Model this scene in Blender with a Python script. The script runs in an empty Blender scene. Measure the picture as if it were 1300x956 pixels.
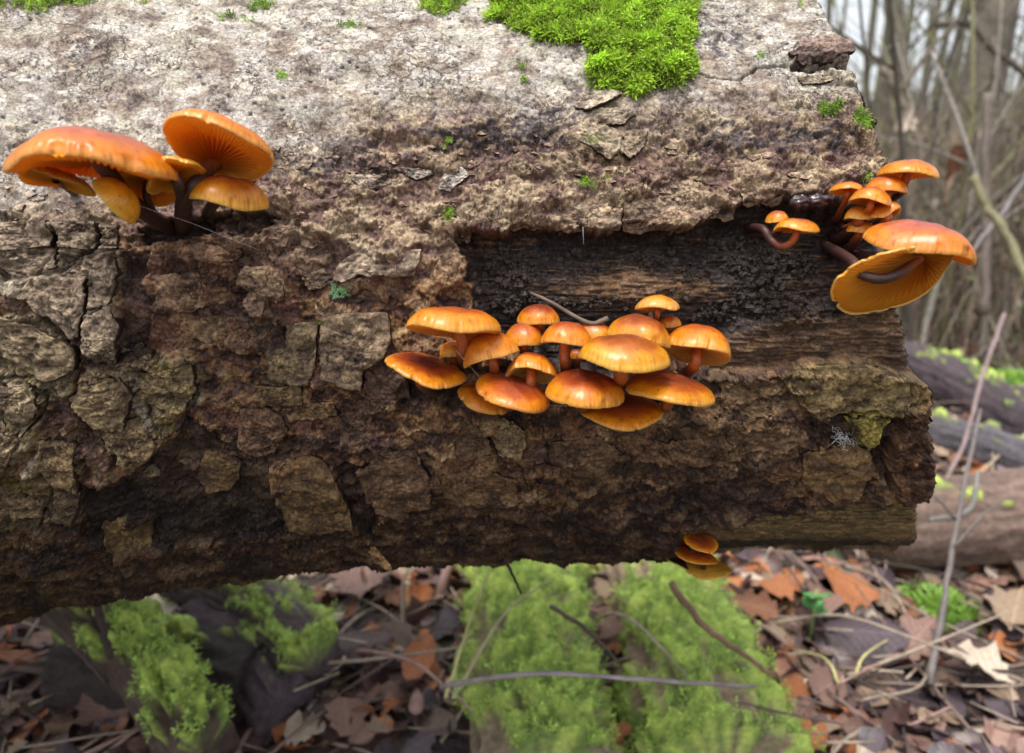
import bpy, math, random
import numpy as np
from mathutils import Vector, Matrix, Quaternion

random.seed(7); RNG = np.random.default_rng(7)
scene = bpy.context.scene
C = scene.collection
R_ = math.radians

# ------------------------------------------------------------------ camera, world, sun, exposure
CAM = np.array([0.0, 0.0, 0.5]); PITCH = R_(16.0); LENS = 26.0
FPX = 1300 * LENS / 36.0
cam_d = bpy.data.cameras.new('camera'); cam = bpy.data.objects.new('camera', cam_d); C.objects.link(cam)
cam.location = CAM; cam.rotation_euler = (R_(90) - PITCH, 0, 0)
cam_d.lens = LENS; cam_d.sensor_width = 36; cam_d.clip_start = 0.01; cam_d.clip_end = 500
cam_d.dof.use_dof = True; cam_d.dof.focus_distance = 0.303; cam_d.dof.aperture_fstop = 9.0
scene.camera = cam

SUN_EL, SUN_AZ = R_(72), R_(212)          # high, a little behind the camera's left shoulder: thin overcast
world = bpy.data.worlds.new('World'); scene.world = world; world.use_nodes = True
wn = world.node_tree; wn.nodes.clear()
sky = wn.nodes.new('ShaderNodeTexSky'); sky.sky_type = 'NISHITA'; sky.sun_disc = False
sky.sun_elevation = SUN_EL; sky.sun_rotation = SUN_AZ; sky.dust_density = 4.0; sky.air_density = 1.0; sky.ozone_density = 1.2
bgn = wn.nodes.new('ShaderNodeBackground'); bgn.inputs[1].default_value = 0.15
wo = wn.nodes.new('ShaderNodeOutputWorld')
hsv = wn.nodes.new('ShaderNodeHueSaturation'); hsv.inputs['Saturation'].default_value = 0.28   # thin cloud greys the blue
wn.links.new(sky.outputs[0], hsv.inputs['Color']); wn.links.new(hsv.outputs[0], bgn.inputs[0]); wn.links.new(bgn.outputs[0], wo.inputs[0])
sun_d = bpy.data.lights.new('sun', 'SUN'); sun_d.energy = 1.4; sun_d.angle = R_(20); sun_d.color = (1.0, 0.96, 0.9)
sun = bpy.data.objects.new('sun', sun_d); C.objects.link(sun)
sdir = Vector((math.sin(SUN_AZ) * math.cos(SUN_EL), math.cos(SUN_AZ) * math.cos(SUN_EL), math.sin(SUN_EL)))
sun.rotation_euler = sdir.to_track_quat('Z', 'Y').to_euler(); sun.location = (0, 0, 5)
scene.view_settings.view_transform = 'Standard'; scene.view_settings.look = 'None'
scene.view_settings.exposure = 1.06; scene.view_settings.gamma = 1.0
scene.cycles.max_bounces = 6; scene.cycles.diffuse_bounces = 4; scene.cycles.glossy_bounces = 2
scene.cycles.transmission_bounces = 3; scene.cycles.use_denoising = True
scene.cycles.sample_clamp_indirect = 4.0

# ------------------------------------------------------------------ measuring through the photograph
FWD = np.array([0, math.cos(PITCH), -math.sin(PITCH)]); UP = np.array([0, math.sin(PITCH), math.cos(PITCH)]); RT = np.array([1.0, 0, 0])
def ray(px, py):
    d = FWD + RT * ((px - 650) / FPX) + UP * ((478 - py) / FPX)
    return d                                    # depth along FWD is 1
def at_depth(px, py, z): return CAM + ray(px, py) * z
def ground_pt(px, py, gz=0.0):
    d = ray(px, py); return CAM + d * ((gz - CAM[2]) / d[2])
def project(P):
    Q = P - CAM; z = Q @ FWD
    return 650 + FPX * (Q @ RT) / z, 478 - FPX * (Q @ UP) / z, z

# ------------------------------------------------------------------ noise in numpy
def _h(ix, iy, seed):
    n = (ix.astype(np.int64) * 374761393 + iy.astype(np.int64) * 668265263 + seed * 1442695041) & 0xFFFFFFFF
    n = ((n ^ (n >> 13)) * 1274126177) & 0xFFFFFFFF
    n = ((n ^ (n >> 16)) * 2246822519) & 0xFFFFFFFF
    return ((n ^ (n >> 15)) & 0xFFFFFF).astype(np.float32) / 16777216.0
def noise(x, y, seed=0):
    x = np.asarray(x, np.float32); y = np.asarray(y, np.float32)
    ix = np.floor(x); iy = np.floor(y); fx = x - ix; fy = y - iy
    u = fx * fx * fx * (fx * (fx * 6 - 15) + 10); v = fy * fy * fy * (fy * (fy * 6 - 15) + 10)
    def g(a, b, dx, dy):
        t = _h(a, b, seed) * 6.2831853
        return np.cos(t) * dx + np.sin(t) * dy
    a = g(ix, iy, fx, fy); b = g(ix + 1, iy, fx - 1, fy); c = g(ix, iy + 1, fx, fy - 1); d = g(ix + 1, iy + 1, fx - 1, fy - 1)
    return (a + (b - a) * u + (c - a) * v + (a - b - c + d) * u * v) * 1.5
def fbm(x, y, o=4, seed=0, gain=0.5):
    s = 0; a = 1.0; t = 0
    for k in range(o):
        s = s + a * noise(x * 2.03 ** k + 17.3 * k, y * 2.03 ** k - 9.1 * k, seed + k); t += a; a *= gain
    return s / t * 1.35
def worley(x, y, seed=0, jit=0.9):
    x = np.asarray(x, np.float32); y = np.asarray(y, np.float32)
    ix = np.floor(x); iy = np.floor(y)
    f1 = np.full(x.shape, 9.0, np.float32); f2 = f1.copy(); cid = np.zeros_like(f1)
    for a in (-1, 0, 1):
        for b in (-1, 0, 1):
            cx = ix + a; cy = iy + b
            px = cx + 0.5 + jit * (_h(cx, cy, seed) - 0.5); py = cy + 0.5 + jit * (_h(cx, cy, seed + 91) - 0.5)
            d = np.sqrt((px - x) ** 2 + (py - y) ** 2); i = _h(cx, cy, seed + 47)
            nf = d < f1
            f2 = np.where(nf, f1, np.minimum(f2, d)); cid = np.where(nf, i, cid); f1 = np.where(nf, d, f1)
    return f1, f2, cid
def ss(a, b, x):
    t = np.clip((x - a) / (b - a), 0, 1); return t * t * (3 - 2 * t)
def mix(a, b, t): return a + (b - a) * t
def poly_sd(px, py, poly):
    """signed distance to a polygon, positive inside (photo pixels)"""
    P = np.array(poly, np.float32); out = np.full(px.shape, -50.0, np.float32)
    m = (px > P[:, 0].min() - 12) & (px < P[:, 0].max() + 12) & (py > P[:, 1].min() - 12) & (py < P[:, 1].max() + 12)
    x = px[m]; y = py[m]
    if x.size == 0: return out
    d = np.full(x.shape, 1e9, np.float32); ins = np.zeros(x.shape, bool)
    for i in range(len(P)):
        a = P[i]; b = P[(i + 1) % len(P)]; e = b - a
        t = np.clip(((x - a[0]) * e[0] + (y - a[1]) * e[1]) / (e @ e + 1e-9), 0, 1)
        d = np.minimum(d, (x - a[0] - t * e[0]) ** 2 + (y - a[1] - t * e[1]) ** 2)
        c = ((a[1] > y) != (b[1] > y)) & (x < (b[0] - a[0]) * (y - a[1]) / (b[1] - a[1] + 1e-9) + a[0]); ins ^= c
    out[m] = np.where(ins, 1, -1) * np.sqrt(d); return out

# ------------------------------------------------------------------ object helpers
def np_mesh(V, quads, smooth=True, col=None, uv=None):
    V = np.ascontiguousarray(V, np.float32).reshape(-1, 3)
    me = bpy.data.meshes.new('mesh'); me.vertices.add(len(V)); me.vertices.foreach_set('co', V.ravel())
    if not isinstance(quads, (list, tuple)): quads = [quads]
    quads = [np.asarray(q, np.int32) for q in quads if len(q)]
    nl = sum(q.size for q in quads); nf = sum(len(q) for q in quads)
    me.loops.add(nl); me.polygons.add(nf)
    me.loops.foreach_set('vertex_index', np.concatenate([q.ravel() for q in quads]))
    st = []; k = 0
    for q in quads:
        st.append(k + np.arange(len(q), dtype=np.int32) * q.shape[1]); k += q.size
    me.polygons.foreach_set('loop_start', np.concatenate(st).astype(np.int32))
    me.update(calc_edges=True); me.validate(clean_customdata=False)
    me.polygons.foreach_set('use_smooth', np.full(len(me.polygons), smooth))
    if col is not None:
        col = np.asarray(col, np.float32)
        if col.shape[-1] == 3: col = np.concatenate([col.reshape(-1, 3), np.ones((len(V), 1), np.float32)], 1)
        a = me.color_attributes.new('Col', 'FLOAT_COLOR', 'POINT'); a.data.foreach_set('color', col.reshape(-1, 4).ravel())
    return me
def grid_quads(nr, nc, wrap=False, off=0):
    r = np.arange(nr - 1)[:, None]; c = np.arange(nc if wrap else nc - 1)[None, :]; c2 = (c + 1) % nc
    return (np.stack([r * nc + c, r * nc + c2, (r + 1) * nc + c2, (r + 1) * nc + c], -1).reshape(-1, 4) + off)
def link(name, me, mat=None, parent=None):
    o = bpy.data.objects.new(name, me); C.objects.link(o)
    if me is not None:
        me.name = name
        if mat is not None and not me.materials: me.materials.append(mat)
    if parent is not None: o.parent = parent
    return o
def tag(o, label=None, cat=None, group=None, kind=None):
    for k, v in (('label', label), ('category', cat), ('group', group), ('kind', kind)):
        if v: o[k] = v
    return o
def empty(name, loc, label, cat, group=None):
    o = bpy.data.objects.new(name, None); C.objects.link(o); o.location = loc; o.empty_display_size = 0.01
    return tag(o, label, cat, group)
def put(name, V, quads, mat, parent, **kw):
    """mesh given in world coordinates under a thing whose Empty sits at its base (no rotation)"""
    off = np.array(parent.location) if parent is not None else np.zeros(3)
    return link(name, np_mesh(np.asarray(V).reshape(-1, 3) - off, quads, **kw), mat, parent)

def material(name, build, rough=0.7):
    m = bpy.data.materials.new(name); m.use_nodes = True; nt = m.node_tree
    b = nt.nodes['Principled BSDF']; b.inputs['Roughness'].default_value = rough
    build(nt, b); return m
def N(nt, t, **kw):
    n = nt.nodes.new(t)
    for k, v in kw.items(): setattr(n, k, v)
    return n
def tex_noise(nt, scale, detail=4, rough=0.6, coord='Object', dist=0.0, vec=None):
    n = N(nt, 'ShaderNodeTexNoise'); n.inputs['Scale'].default_value = scale; n.inputs['Detail'].default_value = detail
    n.inputs['Roughness'].default_value = rough; n.inputs['Distortion'].default_value = dist
    if vec is None:
        tc = N(nt, 'ShaderNodeTexCoord'); vec = tc.outputs[coord]
    nt.links.new(vec, n.inputs['Vector']); return n
def ramp(nt, fac, stops):
    r = N(nt, 'ShaderNodeValToRGB'); e = r.color_ramp.elements
    while len(e) < len(stops): e.new(0.5)
    for i, (p, c) in enumerate(stops):
        e[i].position = p; e[i].color = (*c, 1) if len(c) == 3 else c
    nt.links.new(fac, r.inputs[0]); return r
def mixc(nt, a, b, fac, mode='MIX'):
    m = N(nt, 'ShaderNodeMix', data_type='RGBA', blend_type=mode)
    for s, v in ((m.inputs[0], fac), (m.inputs[6], a), (m.inputs[7], b)):
        if isinstance(v, (int, float)): s.default_value = v
        elif isinstance(v, tuple): s.default_value = (*v, 1) if len(v) == 3 else v
        else: nt.links.new(v, s)
    return m.outputs[2]
def bump(nt, b, h, strength, dist, normal=None):
    n = N(nt, 'ShaderNodeBump'); n.inputs['Strength'].default_value = strength; n.inputs['Distance'].default_value = dist
    nt.links.new(h, n.inputs['Height'])
    if normal is not None: nt.links.new(normal, n.inputs['Normal'])
    nt.links.new(n.outputs[0], b.inputs['Normal']); return n.outputs[0]

def m_attr_bark(nt, b):
    a = N(nt, 'ShaderNodeAttribute'); a.attribute_name = 'Col'
    tc = N(nt, 'ShaderNodeTexCoord'); wn_ = tex_noise(nt, 160, 5, 0.65)
    def crack(scale, warp, lo, hi):
        va = N(nt, 'ShaderNodeVectorMath', operation='MULTIPLY_ADD'); nt.links.new(wn_.outputs['Color'], va.inputs[0]); va.inputs[1].default_value = (warp,) * 3; nt.links.new(tc.outputs['Object'], va.inputs[2])
        ms = N(nt, 'ShaderNodeVectorMath', operation='MULTIPLY'); nt.links.new(va.outputs[0], ms.inputs[0]); ms.inputs[1].default_value = (0.7, 1.15, 1.15)
        v = N(nt, 'ShaderNodeTexVoronoi', feature='DISTANCE_TO_EDGE'); v.inputs['Scale'].default_value = scale; nt.links.new(ms.outputs[0], v.inputs['Vector'])
        v2 = N(nt, 'ShaderNodeTexVoronoi'); v2.inputs['Scale'].default_value = scale; nt.links.new(ms.outputs[0], v2.inputs['Vector'])
        return ramp(nt, v.outputs['Distance'], [(lo, (0, 0, 0)), (hi, (1, 1, 1))]).outputs[0], v2.outputs['Color']
    c1, k1 = crack(190, 0.012, 0.0, 0.07); c2, k2 = crack(480, 0.006, 0.0, 0.11)
    msk = ramp(nt, tex_noise(nt, 34, 3, 0.6).outputs[0], [(0.42, (0, 0, 0)), (0.56, (1, 1, 1))])          # cracked here, smooth there
    crk = mixc(nt, mixc(nt, (1, 1, 1), c1, msk.outputs[0]), c2, 0.45, 'MULTIPLY')
    n1 = tex_noise(nt, 700, 6, 0.75); n2 = tex_noise(nt, 2600, 3, 0.7)
    r1 = ramp(nt, n1.outputs[0], [(0.36, (0.50, 0.45, 0.46)), (0.5, (1, 1, 1)), (0.64, (1.38, 1.36, 1.28))])
    sp = N(nt, 'ShaderNodeSeparateColor'); nt.links.new(k1, sp.inputs[0]); r2 = ramp(nt, sp.outputs[0], [(0, (0.62, 0.55, 0.55)), (0.5, (1, 1, 1)), (1, (1.35, 1.32, 1.22))])
    col = mixc(nt, a.outputs['Color'], r1.outputs[0], 0.85, 'MULTIPLY'); col = mixc(nt, col, r2.outputs[0], 0.6, 'MULTIPLY')
    dk = ramp(nt, crk, [(0.0, (0.18, 0.13, 0.13)), (0.8, (1, 1, 1))]); col = mixc(nt, col, dk.outputs[0], 0.9, 'MULTIPLY')
    nt.links.new(col, b.inputs['Base Color'])
    # alpha of the attribute carries how wet the surface is
    mr = N(nt, 'ShaderNodeMapRange'); mr.inputs['To Min'].default_value = 0.8; mr.inputs['To Max'].default_value = 0.36
    nt.links.new(a.outputs['Alpha'], mr.inputs['Value']); nt.links.new(mr.outputs[0], b.inputs['Roughness'])
    b.inputs['Specular IOR Level'].default_value = 0.3
    k = bump(nt, b, crk, 0.8, 0.0006); k = bump(nt, b, n1.outputs[0], 0.5, 0.0006, k); bump(nt, b, n2.outputs[0], 0.4, 0.0002, k)
MAT_BARK = material('bark', m_attr_bark)

# ================================================================== THE LOG
R0 = 0.17; DAX = 0.464
AY = DAX * math.cos(R_(8.4)); AZ = 0.5 - DAX * math.sin(R_(8.4))
BOTTOM = [(-400, 830), (-60, 800), (0, 786), (50, 770), (140, 760), (235, 745), (320, 734), (390, 727), (500, 720), (560, 714), (650, 712), (870, 710), (1000, 706), (1170, 703), (1400, 703)]
def R_of_u(u):
    pxs = np.array([b[0] for b in BOTTOM], float); pys = np.array([b[1] for b in BOTTOM], float)
    ang = np.arctan((pys - 478) / FPX) + R_(7.6)
    rr = DAX * np.sin(ang); zt = DAX * np.cos(ang) * np.cos(ang - R_(7.6))
    return np.interp(u, (pxs - 650) / FPX * zt, rr) - 0.0015
def log_point(u, th, h=0.0):
    """th: 0 faces the camera, 90 degrees is the top; h in metres above the nominal surface"""
    r = R_of_u(u) + h
    return np.stack([u + 0 * th, AY - r * np.cos(th), AZ + r * np.sin(th)], -1)
END_PY = [-200, 0, 60, 100, 150, 190, 240, 300, 370, 400, 450, 475, 495, 560, 610, 632, 648, 690, 703, 900]
END_PX = [960, 1042, 1072, 1085, 1108, 1122, 1130, 1138, 1145, 1148, 1160, 1166, 1177, 1181, 1182, 1176, 1168, 1166, 1156, 1150]
def u_of_px(px, th):
    """x along the log where the surface at angle th is seen in photo column px"""
    u = np.zeros_like(th) if np.ndim(px) == 0 else np.zeros(np.broadcast(px, th).shape)
    for _ in range(6):
        P = log_point(u, th); z = (P - CAM) @ FWD; u = (px - 650) / FPX * z
    return u
def hit(px, py):
    """photo pixel -> (u, th, depth) on the nominal log surface"""
    d = ray(px, py); u = 0.0
    for _ in range(8):
        r = float(R_of_u(u)); oy, oz = -AY, CAM[2] - AZ
        a = d[1] ** 2 + d[2] ** 2; bq = oy * d[1] + oz * d[2]; c = oy * oy + oz * oz - r * r
        t = (-bq - math.sqrt(max(bq * bq - a * c, 0))) / a; u = d[0] * t
    P = CAM + d * t
    return u, math.atan2(P[2] - AZ, AY - P[1]), t

HOLLOW = [(572, 298), (600, 290), (640, 289), (690, 284), (720, 290), (770, 291), (792, 284), (812, 280), (840, 288), (878, 290), (900, 278), (925, 262), (950, 254), (1000, 250), (1050, 250), (1110, 262), (1160, 290), (1165, 395), (1100, 398), (1010, 408), (950, 425), (930, 452), (925, 475), (880, 470), (800, 480), (700, 472), (612, 440), (598, 395), (600, 372), (592, 350), (600, 335), (584, 312)]
ROTWOOD = [(935, 425), (1010, 408), (1100, 397), (1200, 380), (1200, 492), (1160, 480), (1100, 462), (1035, 456), (985, 470), (900, 480), (915, 450)]
CHUNK_A = [(-90, 262), (30, 268), (60, 285), (120, 283), (150, 290), (152, 312), (158, 340), (152, 375), (158, 398), (160, 430), (155, 448), (140, 455), (118, 445), (108, 425), (95, 410), (70, 385), (30, 380), (-90, 375)]
CHUNK_B = [(-90, 392), (45, 398), (75, 420), (98, 436), (105, 470), (92, 500), (60, 510), (52, 540), (30, 580), (-90, 600)]
CHUNK_C = [(115, 470), (140, 462), (180, 462), (210, 450), (250, 452), (256, 480), (268, 508), (230, 525), (200, 572), (168, 596), (150, 570), (120, 545), (100, 510)]
CHUNK_D = [(-90, 610), (30, 590), (55, 560), (100, 560), (108, 590), (106, 640), (90, 665), (55, 668), (-90, 690)]
LOWWOOD = [(862, 676), (905, 664), (960, 660), (1020, 652), (1060, 640), (1100, 646), (1130, 632), (1200, 632), (1200, 740), (862, 740)]
# polygon, height mm, colour, colour strength, edge softness px
TAN = (0.30, 0.215, 0.14); GREY = (0.29, 0.25, 0.20); OLIVE = (0.235, 0.17, 0.075); RED = (0.15, 0.075, 0.05)
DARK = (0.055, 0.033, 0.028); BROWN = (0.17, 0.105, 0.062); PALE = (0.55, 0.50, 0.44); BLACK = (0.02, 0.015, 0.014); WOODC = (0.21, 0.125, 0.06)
PATCHES = [
    ([(250, 285), (330, 268), (420, 300), (432, 340), (425, 372), (300, 395), (240, 440), (170, 450), (160, 320), (200, 296)], -1.2, RED, .45, 4),
    ([(176, 292), (215, 280), (260, 276), (330, 266), (352, 278), (320, 296), (290, 300), (230, 304), (178, 312)], -4.0, (0.045, 0.027, 0.024), .85, 3),  # sunken gap; the shadow under the left tuft is painted into its colour
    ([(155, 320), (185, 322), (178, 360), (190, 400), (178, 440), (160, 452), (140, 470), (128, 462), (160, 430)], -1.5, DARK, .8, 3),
    (CHUNK_A, 1.6, (0.27, 0.22, 0.16), .9, 2.2), (CHUNK_B, 1.4, (0.27, 0.215, 0.13), .85, 2.5), (CHUNK_C, 1.4, (0.22, 0.165, 0.09), .85, 2.5), (CHUNK_D, 1.4, (0.20, 0.145, 0.075), .8, 2.5),
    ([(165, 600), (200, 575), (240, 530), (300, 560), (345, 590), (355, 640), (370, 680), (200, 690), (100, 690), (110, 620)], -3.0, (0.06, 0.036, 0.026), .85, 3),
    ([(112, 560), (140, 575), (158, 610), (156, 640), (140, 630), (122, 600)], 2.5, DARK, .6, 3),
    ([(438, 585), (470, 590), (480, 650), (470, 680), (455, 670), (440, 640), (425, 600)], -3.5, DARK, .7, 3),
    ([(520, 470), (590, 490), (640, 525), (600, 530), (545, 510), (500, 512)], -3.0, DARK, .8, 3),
    ([(300, 340), (345, 338), (363, 355), (362, 372), (352, 383), (338, 378), (336, 400), (320, 402), (306, 385), (315, 370), (305, 362)], 1.8, TAN, .6, 1.5),
    ([(300, 405), (355, 398), (362, 445), (330, 452), (280, 440)], 1.2, BROWN, .5, 2),
    ([(860, 480), (935, 470), (985, 482), (1000, 505), (985, 530), (1020, 560), (1000, 600), (940, 610), (880, 600), (850, 540)], 1.0, (0.15, 0.095, 0.05), .5, 3),
    ([(1028, 530), (1062, 524), (1085, 535), (1092, 565), (1065, 568), (1040, 572), (1022, 560)], -5.5, (0.09, 0.055, 0.045), .8, 2),
    ([(1110, 535), (1140, 528), (1150, 545), (1128, 570), (1132, 600), (1142, 622), (1122, 612), (1105, 580)], -5.0, DARK, .8, 3),
    ([(985, 478), (1010, 462), (1050, 456), (1100, 460), (1150, 474), (1190, 490), (1190, 510), (1150, 520), (1128, 528), (1095, 520), (1068, 522), (1052, 532), (1030, 527), (1008, 505)], 2.4, OLIVE, .75, 1.8),
    ([(1070, 528), (1110, 520), (1140, 524), (1125, 545), (1110, 560), (1092, 566), (1088, 545)], 1.0, (0.27, 0.23, 0.05), .8, 2),
    ([(1145, 520), (1200, 500), (1200, 628), (1150, 640), (1130, 610), (1135, 560)], 2.5, (0.13, 0.06, 0.032), .8, 3),
    ([(560, 600), (620, 575), (668, 600), (690, 650), (640, 660), (580, 640)], 1.2, (0.16, 0.09, 0.045), .7, 4),
    ([(720, 560), (800, 555), (830, 600), (780, 640), (730, 620)], 0.8, (0.12, 0.07, 0.035), .6, 4),
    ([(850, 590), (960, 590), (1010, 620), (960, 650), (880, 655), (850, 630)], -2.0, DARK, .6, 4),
    ([(1010, 60), (1060, 50), (1100, 62), (1100, 78), (1050, 78), (1005, 86)], 2.5, (0.20, 0.12, 0.09), .6, 4),
    ([(1000, 84), (1060, 80), (1110, 80), (1110, 90), (1060, 92), (1005, 92)], -3.5, (0.10, 0.07, 0.05), .7, 3),
    ([(1050, 92), (1130, 94), (1130, 102), (1060, 104)], 2.0, (0.42, 0.38, 0.28), .6, 2),
]
CRACKS = [([(75, 295), (76, 318), (70, 330), (60, 345), (50, 362)], 2.4, 3.0), ([(152, 315), (130, 312), (108, 325)], 2.0, 2.6), ([(118, 345), (120, 395), (98, 405)], 1.3, 1.5), ([(98, 368), (97, 395)], 1.3, 1.5),
          ([(0, 330), (12, 345), (40, 352)], 1.8, 2.0), ([(105, 470), (92, 508), (115, 540), (150, 580)], 2.2, 3.0), ([(175, 480), (185, 505), (200, 545)], 1.8, 2.0), ([(-10, 480), (40, 475), (60, 492)], 2.2, 2.5), ([(-10, 580), (30, 545), (60, 520), (65, 500)], 2.2, 2.5),
          ([(30, 620), (60, 640), (50, 665)], 2, 2.4), ([(345, 450), (420, 440), (480, 445)], 0.8, 0.8),
          ([(255, 545), (290, 575), (345, 580), (380, 572)], 1.8, 2.2), ([(690, 545), (700, 600), (690, 580)], .9, 1), ([(790, 600), (830, 560), (850, 530)], 1.2, 1.4), ([(620, 560), (660, 590), (685, 640)], 1.4, 1.6),
          ([(880, 622), (930, 618), (990, 600), (1030, 600)], 1.6, 2.2), ([(860, 84), (900, 96), (940, 98), (965, 84), (1000, 82)], 1.6, 1.6),
          ([(870, 222), (900, 235), (930, 250), (960, 240)], 1.0, 1.0), ([(1040, 540), (1052, 525), (1075, 522), (1110, 520)], 2.6, 4.0), ([(1108, 460), (1110, 490), (1100, 520)], 0.9, 1.0),
          ([(985, 470), (990, 500), (1005, 528)], 1.2, 1.4), ([(900, 700), (1000, 690), (1100, 700)], 1.5, 2.5)]
def crack_sd(px, py, pts):
    d = np.full(px.shape, 50.0, np.float32)
    P = np.array(pts, np.float32)
    m = (px > P[:, 0].min() - 10) & (px < P[:, 0].max() + 10) & (py > P[:, 1].min() - 10) & (py < P[:, 1].max() + 10)
    x = px[m]; y = py[m]; dd = np.full(x.shape, 50.0, np.float32)
    for a, b in zip(P[:-1], P[1:]):
        e = b - a; t = np.clip(((x - a[0]) * e[0] + (y - a[1]) * e[1]) / (e @ e), 0, 1)
        dd = np.minimum(dd, np.hypot(x - a[0] - t * e[0], y - a[1] - t * e[1]))
    d[m] = dd; return d

def c3(c): return np.array(c, np.float32)
def lerp3(col, c, w): return col + (c3(c) - col) * w[..., None]
def bark_fields(U, S, px, py):
    """U, S: millimetres along / round the log; returns height (mm) and colour+wetness"""
    U = U.astype(np.float32); S = S.astype(np.float32)
    wa = fbm(U / 22, S / 22, 4, 3); wb = fbm(U / 22, S / 22, 4, 33)
    wc = fbm(U / 4.5, S / 4.5, 3, 5); wd = fbm(U / 4.5, S / 4.5, 3, 55)
    # ragged copies of the photo coordinates
    rx = px + 7 * wa + 4.5 * wc; ry = py + 7 * wb + 4.5 * wd
    big = fbm(U / 70, S / 45, 3, 7)
    # zones
    yT = np.interp(rx, [0, 200, 350, 500, 650, 800, 950, 1100], [262, 235, 190, 150, 140, 140, 125, 110])
    wT = ss(45, -45, ry - yT + 30 * big)                                 # weathered smooth top
    wM = ss(60, -20, ry - np.interp(rx, [0, 250, 450, 600, 1100], [290, 275, 330, 300, 265]))   # tan flaky belt
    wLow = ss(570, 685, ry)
    # stepped flakes, two sizes
    f1 = fbm((U + 3 * wc) / 19, (S + 3 * wd) / 10, 4, 11, 0.48)
    t1 = f1 * 5.5; l1 = np.floor(t1); fr = t1 - l1; terr1 = l1 + ss(0.0, 0.13, fr) * 0.9 + 0.1 * fr
    f2 = fbm((U + 3 * wa) / 5.2, S / 3.1, 3, 21, 0.6)
    t2 = f2 * 4; l2 = np.floor(t2); terr2 = l2 + ss(0, 0.25, t2 - l2)
    a, b_, cid = worley((U + 3.2 * wa + 1.6 * wc) / 8.5, (S + 3.2 * wb + 1.6 * wd) / 5.0, 13)
    crk = 1 - ss(0.0, 0.09, b_ - a)
    a3, b3, cid3 = worley((U + 1.4 * wc) / 3.4, (S + 1.4 * wd) / 2.3, 17)
    crk3 = 1 - ss(0.0, 0.16, b3 - a3)
    a5, b5, cid5 = worley((U + 9 * wa + 3 * wc) / 26, (S + 9 * wb + 3 * wd) / 20, 19)
    crk5 = 1 - ss(0.0, 0.05, b5 - a5)
    fine = fbm(U / 1.6, S / 1.3, 3, 23, 0.6)
    fib = fbm(U / 14, S / 1.1, 4, 29, 0.6)                                # fibres along the log
    rough = fbm(U / 9, S / 9, 3, 31)
    wp = ss(-0.25, 0.5, fbm(U / 30, S / 14, 3, 41))                       # where the small plates show
    lo = fbm(U / 38, S / 26, 4, 51); lm = fbm(U / 11, S / 8, 4, 53); hi = fbm(U / 2.2, S / 1.8, 3, 57)
    low_ = 1 - wT
    # broad plates of several sizes lying over one another, each with a sharp broken edge
    a7, b7, cid7 = worley((U + 7 * wa + 2.0 * wc) / 17, (S + 7 * wb + 2.0 * wd) / 10, 121)
    a8, b8, cid8 = worley((U + 5 * wb + 1.6 * wd) / 5.5, (S + 5 * wa + 1.6 * wc) / 3.6, 127)
    wmid = ss(-.2, .3, fbm(U / 24, S / 20, 3, 129))
    H = 3.0 * big + (0.8 - 0.45 * wT) * rough
    H = H + low_ * (0.95 * terr1 + 0.16 * terr2 + 2.2 * (cid7 - .5) * wmid + 0.75 * (cid8 - .5) + 0.25 * (cid3 - .5) - 0.8 * crk * wp - 0.2 * crk3)
    H = H + wT * (0.30 * terr1 + 0.05 * terr2 + 0.22 * (cid8 - .5) * wp - 0.12 * crk3 * wp - 0.3 * crk * wp)
    H = H + 0.12 * fine * (1 - 0.7 * wT)
    # colours: every level and plate has its own
    col = np.zeros(U.shape + (3,), np.float32) + c3((0.215, 0.112, 0.05))
    lv1 = _h(l1 + 50, l1 * 0, 7)
    pk = 0.45 * lv1 + 0.30 * cid7 + 0.25 * cid8 + 0.35 * lm
    col = lerp3(col, (0.042, 0.022, 0.020), ss(0.55, 0.36, pk) * 0.92)
    col = lerp3(col, (0.36, 0.25, 0.14), ss(0.56, 0.80, pk) * 0.85)
    col = lerp3(col, (0.19, 0.085, 0.055), ss(0.1, 0.5, fbm(U / 16, S / 10, 3, 131)) * 0.6)
    col = lerp3(col, (0.045, 0.028, 0.03), ss(0.1, 0.5, -lo + 0.3 * lm) * 0.65)
    tan = mix(c3((0.26, 0.18, 0.11)), c3((0.42, 0.33, 0.225)), ss(.3, .8, pk)[..., None]); tan = mix(tan, c3((0.17, 0.10, 0.09)), (ss(0.50, 0.30, pk))[..., None] * 0.85)
    col = mix(col, tan, (wM * 0.9)[..., None])
    pale = mix(c3((0.47, 0.44, 0.395)), c3((0.34, 0.30, 0.245)), ss(-0.3, 0.4, lm)[..., None])
    pale = mix(pale, c3((0.24, 0.185, 0.145)), (ss(0.0, 0.45, -lo + 0.6 * lm + 0.35 * (cid8 - .5)) * 0.75)[..., None]); pale = mix(pale, c3((0.12, 0.10, 0.10)), (ss(0.34, 0.56, lm + .45 * hi) * 0.7)[..., None])
    pale = mix(pale, c3((0.45, 0.44, 0.36)), ss(0.15, 0.5, fbm(U / 18, S / 14, 3, 59))[..., None] * 0.5)
    col = mix(col, pale, wT[..., None])
    # dark speckled belt and pimples
    belt = np.zeros_like(H)
    for (bx, by, sx, sy, st) in ((940, 175, 120, 26, 1.0), (600, 175, 110, 26, 0.85), (700, 150, 50, 40, .6), (910, 45, 75, 38, 0.75), (330, 208, 120, 18, 0.7), (90, 75, 60, 30, 0.35), (60, 195, 60, 30, .55), (480, 215, 90, 22, .5), (1060, 180, 50, 25, .5)):
        belt = belt + st * np.exp(-((px - bx) / sx) ** 2 - ((py - by) / sy) ** 2)
    sp = fbm(U / 5.5, S / 3.0, 4, 61, 0.62)
    dk = ss(0.52, 0.95, belt * 1.0 + sp * 1.0)
    col = lerp3(col, (0.055, 0.045, 0.055), dk * 0.85)
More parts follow.
